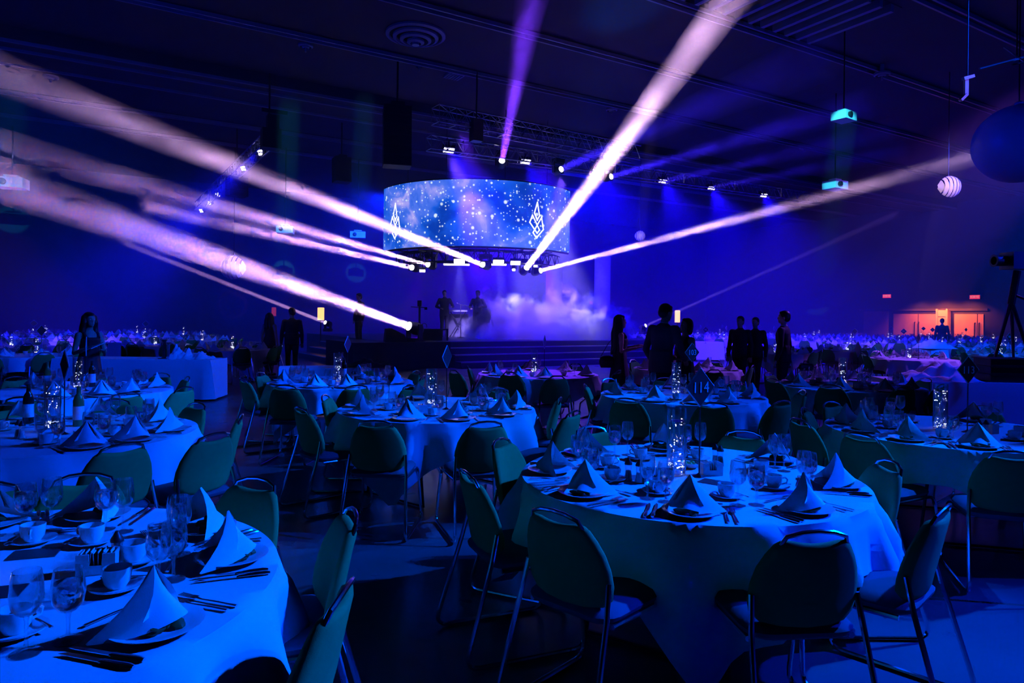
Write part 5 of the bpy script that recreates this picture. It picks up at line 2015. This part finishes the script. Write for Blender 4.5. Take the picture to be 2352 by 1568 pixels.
def limb(mb, P, R, seg=10):
    """tapering limb through the points, with rounded ends and joints"""
    P = [Vector(p) for p in P]
    mb.tube(P, R, seg)
    for p, r in zip(P, R):
        mb.ellipsoid(p, (r, r, r), 10, 7)


def hand(mb, wrist, d, side, curl=0.5):
    """palm and five bent fingers; d = direction of the forearm"""
    d = Vector(d).normalized()
    up = Vector((0, 0, 1)) if abs(d.z) < 0.85 else Vector((0, 1, 0))
    lat = d.cross(up).normalized()
    nrm = lat.cross(d).normalized()
    w = Vector(wrist)
    mb.tube([w - d * 0.02, w + d * 0.03, w + d * 0.085], [0.024, 0.034, 0.036], 8, flat=0.5, up=nrm)
    for k, (o, L) in enumerate(((-0.027, 0.062), (-0.009, 0.075), (0.010, 0.07), (0.027, 0.055))):
        b = w + d * 0.08 + lat * o
        m = b + d * L * 0.55 - nrm * L * 0.15 * curl
        e = m + d * L * 0.4 * (1 - curl * 0.6) - nrm * L * 0.5 * curl
        mb.tube([b, m, e], [0.0095, 0.009, 0.007], 6)
    b = w + d * 0.03 + lat * 0.03 * side
    mb.tube([b, b + d * 0.03 + lat * 0.028 * side, b + d * 0.065 + lat * 0.03 * side - nrm * 0.012], [0.012, 0.0105, 0.008], 6)


def person(label, loc, face, h, outfit, hair, arms, lean=0.0, female=False, head_turn=0.0, head_nod=0.0, legs=(0.09, 0.09, 0.0), detail=0.012, top=None, hair_len=0.45):
    """face = heading in radians; arms = ((elbow, wrist) left, (elbow, wrist) right) as offsets from the shoulder"""
    k = h / 1.75
    t = thing('person', label, 'person', loc, face - PI / 2, 'guests and staff')
    sw = 0.165 if female else 0.19                        # half shoulder width
    hipw = 0.16 if female else 0.155
    Lr = Matrix.Translation((0, 0, 0.98)) @ Matrix.Rotation(-lean, 4, 'X') @ Matrix.Translation((0, 0, -0.98))

    def U(p):
        p = Vector(p)
        return Lr @ p
    hd = Matrix.Translation((0, 0.01, 1.53)) @ Matrix.Rotation(head_turn, 4, 'Z') @ Matrix.Rotation(-head_nod, 4, 'X') @ Matrix.Translation((0, -0.01, -1.53))

    def Hd(p):
        return U(hd @ Vector(p))
    sx, ox, st = legs                                     # foot spread, hip spread, stride
    feet = [(-sx, st, 0.0), (sx, -st, 0.0)]

    def torso(mb, g):
        m2 = MB()
        loft(m2, [((0, 0, 0.86), hipw * 0.86 + g, 0.105 + g), ((0, -0.005, 0.95), hipw + g, 0.12 + g), ((0, 0, 1.02), hipw * 0.96 + g, 0.115 + g),
                  ((0, 0.005, 1.12), (0.125 if female else 0.145) + g, 0.092 + g), ((0, 0.012, 1.25), (0.14 if female else 0.165) + g, 0.11 + g), ((0, 0.008, 1.34), (0.15 if female else 0.178) + g, (0.118 if female else 0.112) + g),
                  ((0, -0.002, 1.42), (0.13 if female else 0.155) + g, 0.085 + g), ((0, -0.008, 1.465), 0.075 + g, 0.06 + g), ((0, -0.008, 1.49), 0.055 + g * 0.5, 0.055 + g * 0.5)])
        m2.v = [tuple(U(p)) if p[2] > 0.98 else p for p in m2.v]
        mb.merge(m2, Matrix())

    def arm(mb, i, g, upto=1.0, start=0.0):
        s = (-1, 1)[i]
        sh = U((s * sw, -0.005, 1.405))
        el = sh + Vector(arms[i][0])
        wr = sh + Vector(arms[i][1])
        if upto >= 1.0:
            limb(mb, [sh - Vector((s * 0.03, 0, 0)), sh, sh.lerp(el, 0.5), el, el.lerp(wr, 0.4), wr], [0.05 + g, 0.052 + g, 0.045 + g, 0.038 + g, 0.038 + g, 0.026 + g])
        else:
            e2 = sh.lerp(el, upto * 2)
            limb(mb, [sh - Vector((s * 0.03, 0, 0)), sh, e2], [0.05 + g, 0.052 + g, 0.045 + g])
        return el, wr

    def leg(mb, i, g, z1=0.0):
        s = (-1, 1)[i]
        f = Vector(feet[i])
        hip = Vector((s * ox, 0, 0.92))
        kn = Vector((s * (ox + sx) / 2 * 1.0, f.y * 0.5 + 0.025, 0.50))
        an = Vector((f.x, f.y - 0.01, 0.09))
        limb(mb, [hip, hip.lerp(kn, 0.5), kn, kn.lerp(an, 0.35), an], [0.085 + g, 0.074 + g, 0.054 + g, 0.055 + g * 1.0, 0.037 + g])
        return an

    # body: one continuous figure
    b = MB()
    torso(b, 0.0)
    for i in (0, 1):
        arm(b, i, 0.0)
        an = leg(b, i, 0.0)
        limb(b, [an, an + Vector((0, 0.07, -0.045)), an + Vector((0, 0.155, -0.062))], [0.036, 0.034, 0.026])
    limb(b, [U((0, -0.012, 1.44)), Hd((0, 0.0, 1.555))], [0.057, 0.054])
    m2 = MB()
    m2.ellipsoid((0, 0.0, 1.66), (0.075, 0.096, 0.098), 16, 12)
    m2.ellipsoid((0, 0.03, 1.595), (0.056, 0.066, 0.07), 14, 9)          # jaw
    m2.ellipsoid((0, 0.078, 1.553), (0.022, 0.02, 0.018), 8, 6)          # chin
    m2.tube([(0, 0.088, 1.665), (0, 0.104, 1.632), (0, 0.112, 1.618)], [0.009, 0.012, 0.014], 8)   # nose
    m2.ellipsoid((0, 0.092, 1.585), (0.024, 0.012, 0.009), 8, 6)         # mouth
    m2.ellipsoid((0, 0.075, 1.685), (0.055, 0.022, 0.012), 10, 6)        # brow
    for s in (-1, 1):
        m2.ellipsoid((s * 0.077, -0.008, 1.635), (0.01, 0.02, 0.032), 8, 6)  # ears
    m2.v = [tuple(Hd(p)) for p in m2.v]
    b.merge(m2, Matrix())
    me = remesh(b, detail, 2)
    # fingers are added to the same mesh after smoothing so that they stay apart
    hb = MB()
    hb.v = [tuple(v.co) for v in me.vertices]
    hb.f = [tuple(p.vertices) for p in me.polygons]
    hb.m = [0] * len(hb.f)
    for i in (0, 1):
        s = (-1, 1)[i]
        sh = U((s * sw, -0.005, 1.405))
        el, wr = sh + Vector(arms[i][0]), sh + Vector(arms[i][1])
        hand(hb, wr, wr - el, -s, 0.5)
    S3 = Matrix.Scale(k, 4)

    def fin(mbx, name, m, parent=t):
        o = MB()
        o.merge(mbx, S3)
        return o.build(name, m, parent, 60)

    def finme(mex, name, m, parent=t):
        mex.transform(S3)
        mex.materials.append(m)
        return obj(name, mex, parent)
    body = fin(hb, 'body', M['skin'])
    eyes = MB()
    for s in (-1, 1):
        eyes.ellipsoid(Hd((s * 0.03, 0.083, 1.655)), (0.011, 0.009, 0.008), 8, 6)
    fin(eyes, 'eyes', M['paper'], body)
    # clothing
    g = 0.014
    if outfit in ('suit', 'shirt'):
        mt = M[top or 'suit']
        c = MB()
        torso(c, g + 0.004)
        m2 = MB()
        loft(m2, [((0, 0, 0.80), hipw + 0.035, 0.14), ((0, 0, 0.95), hipw + 0.03, 0.135), ((0, 0, 1.1), 0.155 + 0.02, 0.12)])
        c.merge(m2, Matrix())
        for i in (0, 1):
            arm(c, i, g)
        c.v = [p for p in c.v]
        finme(remesh(c, 0.014, 3), 'jacket', mt)
        c = MB()
        for i in (0, 1):
            leg(c, i, g)
        m2 = MB()
        loft(m2, [((0, 0, 0.84), hipw * 0.9, 0.11), ((0, 0, 0.98), hipw + 0.01, 0.125)])
        c.merge(m2, Matrix())
        finme(remesh(c, 0.014, 3), 'trousers', M['suit'])
        col_ = MB()
        col_.lathe([(0.062, 0.0), (0.06, 0.035), (0.054, 0.035), (0.056, 0.0)], 16)
        col_.v = [tuple(U((x, y - 0.008, z + 1.468))) for x, y, z in col_.v]
        fin(col_, 'shirt_collar', M['white'] if outfit == 'suit' else mt)
    else:
        c = MB()
        m2 = MB()
        loft(m2, [((0, 0, 0.30 if outfit == 'long' else 0.52), 0.24, 0.22), ((0, 0, 0.7), 0.21, 0.18), ((0, -0.005, 0.93), hipw + 0.022, 0.14), ((0, 0, 1.03), hipw * 0.96 + g, 0.125), ((0, 0.004, 1.12), 0.128 + g, 0.098 + g),
                  ((0, 0.012, 1.25), 0.14 + g, 0.112 + g), ((0, 0.012, 1.33), 0.148 + g, 0.122 + g), ((0, 0.0, 1.375), 0.142, 0.105), ((0, 0.0, 1.39), 0.12, 0.085)])
        m2.v = [tuple(U(p)) if p[2] > 0.98 else p for p in m2.v]
        c.merge(m2, Matrix())
        for s in (-1, 1):
            q = [U((s * 0.10, 0.10, 1.36)), U((s * 0.105, 0.05, 1.435)), U((s * 0.10, -0.05, 1.44)), U((s * 0.09, -0.09, 1.37))]
            c.tube(q, 0.028, 8)
        finme(remesh(c, 0.013, 3), 'dress', M['dress'])
    for i in (0, 1):
        f = Vector(feet[i])
        c = MB()
        limb(c, [f + Vector((0, -0.04, 0.045)), f + Vector((0, 0.06, 0.042)), f + Vector((0, 0.15, 0.032))], [0.045, 0.044, 0.032])
        c.v = [(x, y, max(z, 0.0)) for x, y, z in c.v]
        fin(c, 'shoe', M['shoe'])
    # hair
    c = MB()
    c.ellipsoid((0, -0.022, 1.684), (0.088, 0.104, 0.096), 16, 12)
    c.ellipsoid((0, -0.05, 1.64), (0.082, 0.075, 0.085), 14, 9)
    c.ellipsoid((0, 0.03, 1.735), (0.062, 0.055, 0.03), 12, 8)
    if hair == 'long':
        for x0, x1, y0, y1 in ((0.0, 0.0, -0.085, -0.14), (-0.05, -0.085, -0.06, -0.10), (0.05, 0.085, -0.06, -0.10), (-0.075, -0.115, -0.01, 0.0), (0.075, 0.115, -0.01, 0.0)):
            n = 6
            P = [(x0 + (x1 - x0) * q / (n - 1), y0 + (y1 - y0) * q / (n - 1) + 0.012 * math.sin(q * 2.1), 1.69 - hair_len * q / (n - 1)) for q in range(n)]
            limb(c, P, [0.045, 0.05, 0.05, 0.048, 0.042, 0.026])
    elif hair == 'bob':
        for s in (-1, 1):
            limb(c, [(s * 0.07, -0.01, 1.68), (s * 0.086, -0.005, 1.61), (s * 0.084, 0.0, 1.55)], [0.04, 0.042, 0.032])
        limb(c, [(0, -0.07, 1.66), (0, -0.09, 1.56)], [0.07, 0.055])
    c.v = [tuple(Hd(p)) for p in c.v]
    finme(remesh(c, 0.012, 3), 'hair', M['hair'])
    return t, k, U


def facing(x, y):
    return math.atan2(y, x)


REST = (((-0.06, -0.02, -0.30), (-0.07, 0.05, -0.55)), ((0.06, -0.02, -0.30), (0.07, 0.05, -0.55)))
READ = (((-0.07, 0.02, -0.28), (0.06, 0.24, -0.24)), ((0.07, 0.02, -0.28), (-0.02, 0.27, -0.20)))
# woman with papers on the left
t, k, U = person('woman in a black V-neck dress holding papers behind the left tables', (-6.22, 10.0, 0), facing(0.85, -0.5), 1.60, 'long', 'long', READ, female=True, hair_len=0.42)
pap = MB().box((0, 0, 0), (0.30, 0.22, 0.008), Euler((0.25, 0.35, 0.2)).to_matrix()).build('paper_stack', M['paper'])
tag(pap, 'pale sheets of paper in the hands of the woman at left', 'papers')
rot = Matrix.Rotation(facing(0.85, -0.5) - PI / 2, 4, 'Z')
pap.matrix_world = Matrix.Translation((-6.22, 10.0, 0)) @ rot @ Matrix.Translation((0.12 * k, 0.40 * k, 1.24 * k))
# couple seen from behind
person('woman with long dark hair seen from behind, left of the stage', (-6.42, 18.0, 0), facing(0.25, 1.0), 1.64, 'long', 'long', REST, female=True, hair_len=0.36)
person('dark-haired man in dark clothes beside the long-haired woman, left of stage', (-5.86, 18.1, 0), facing(-0.35, 1.0), 1.78, 'shirt', 'short', REST, head_turn=0.5, head_nod=0.25)
# man on the side steps
person('dark silhouetted man standing on the side steps of the stage', (*ab(7.39, 22.32).xy, 0.617), facing(-0.7, -0.7), 1.73, 'shirt', 'short', (((-0.08, -0.03, -0.29), (-0.05, 0.02, -0.54)), ((0.06, 0.0, -0.30), (0.05, 0.06, -0.55))), head_nod=0.15)
# musicians in the smoke
PLAY = (((-0.14, 0.0, -0.25), (-0.06, 0.22, -0.26)), ((0.12, 0.02, -0.26), (-0.02, 0.24, -0.32)))
pm = at(1021, 700, 26.2)
person('left musician standing in the stage smoke', (pm.x, pm.y, SH), facing(0.2, -1.0), 1.79, 'shirt', 'short', PLAY, top='shirt')
pm2 = at(1097, 700, 26.0)
person('right musician at the microphone in the stage smoke', (pm2.x, pm2.y, SH), facing(-0.35, -1.0), 1.79, 'shirt', 'short', PLAY, top='shirt')
ms = thing('microphone_stand', 'boom microphone stand left of the right musician', 'stand', (pm2.x - 0.62, pm2.y - 0.3, SH))
MB().tube([(0, 0, 0.02), (0, 0, 1.25)], 0.014, 6).build('pole', M['black'], ms)
MB().tube([(0.55, 0.02, 1.12), (0, 0, 1.25), (-0.12, 0, 1.29)], 0.011, 6).build('boom', M['black'], ms)
MB().ellipsoid((-0.14, 0, 1.30), (0.035, 0.03, 0.03), 10, 6).build('microphone', M['chrome'], ms)
MB().lathe([(0, 0.025), (0.14, 0.025), (0.15, 0), (0, 0)], 16).build('base', M['black'], ms)
# standing group
t, k, U = person('woman with long wavy hair holding out a phone, right of the stage', (1.85, 11.6, 0), facing(1.0, 0.0), 1.66, 'long', 'long', (((-0.03, 0.03, -0.28), (0.05, 0.30, -0.20)), ((0.03, 0.0, -0.28), (-0.02, 0.27, -0.22))), female=True, hair_len=0.62)
ph = tag(MB().box((0, 0, 0), (0.15, 0.075, 0.009), Euler((0.2, 0.1, 0)).to_matrix()).build('phone', M['black'], loc=(1.85 + 0.40, 11.6 + 0.10, 1.16)), 'dark phone in the hand of the wavy-haired woman', 'phone')
bag = thing('handbag', 'small dark handbag hanging behind the wavy-haired woman', 'handbag', (1.62, 11.55, 0.78))
mbb = cushion(0.26, 0.1, 0.2, 0.0, 0.04); mbb.build('body', M['black'], bag)
MB().tube([(-0.1, 0, 0.19), (0.02, 0.02, 0.40), (0.14, 0.02, 0.56), (0.1, 0, 0.19)], 0.006, 6).build('strap', M['black'], bag)
person('man in a dark grey jacket leaning towards the dark-haired woman', (2.20, 10.0, 0), facing(0.75, 0.75), 1.83, 'suit', 'short', (((-0.09, -0.02, -0.29), (-0.04, 0.12, -0.5)), ((0.08, 0.02, -0.29), (0.03, 0.2, -0.42))), lean=0.16, head_turn=-0.3, head_nod=0.1, top='suit_grey')
person('woman with a dark bob looking up at the leaning man', (2.62, 10.28, 0), facing(-0.85, -0.45), 1.62, 'long', 'bob', (((-0.05, 0.0, -0.29), (0.05, 0.2, -0.30)), ((0.05, 0.0, -0.29), (-0.05, 0.2, -0.28))), female=True, head_nod=-0.2)
person('dim figure in dark clothes walking, left of the two far walkers', (5.04, 15.0, 0), facing(-0.6, -0.8), 1.68, 'shirt', 'short', REST, legs=(0.09, 0.09, 0.14))
person('dim figure in dark clothes walking, right of the two far walkers', (5.50, 15.35, 0), facing(-0.6, -0.8), 1.66, 'shirt', 'short', REST, legs=(0.09, 0.09, 0.12))
person('man in a dark suit standing alone at right, looking left', (5.20, 13.0, 0), facing(-0.8, 0.6), 1.78, 'suit', 'short', (((-0.08, -0.02, -0.30), (-0.06, 0.06, -0.54)), ((0.08, -0.03, -0.30), (0.10, 0.03, -0.55))), head_turn=0.25)
fo = thing('folder_bag', 'dark flat bag in the hand of the lone suited man', 'bag', (5.62, 12.95, 0.66), 0.3)
cushion(0.34, 0.08, 0.14, 0.0, 0.035).build('body', M['black'], fo)
MB().tube([(-0.07, 0, 0.13), (-0.05, 0, 0.19), (0.05, 0, 0.19), (0.07, 0, 0.13)], 0.008, 6).build('handle', M['black'], fo)
person('dark figure standing before the orange-lit doors', (19.0, 30.0, 0), facing(0.5, 1.0), 1.76, 'shirt', 'short', REST)
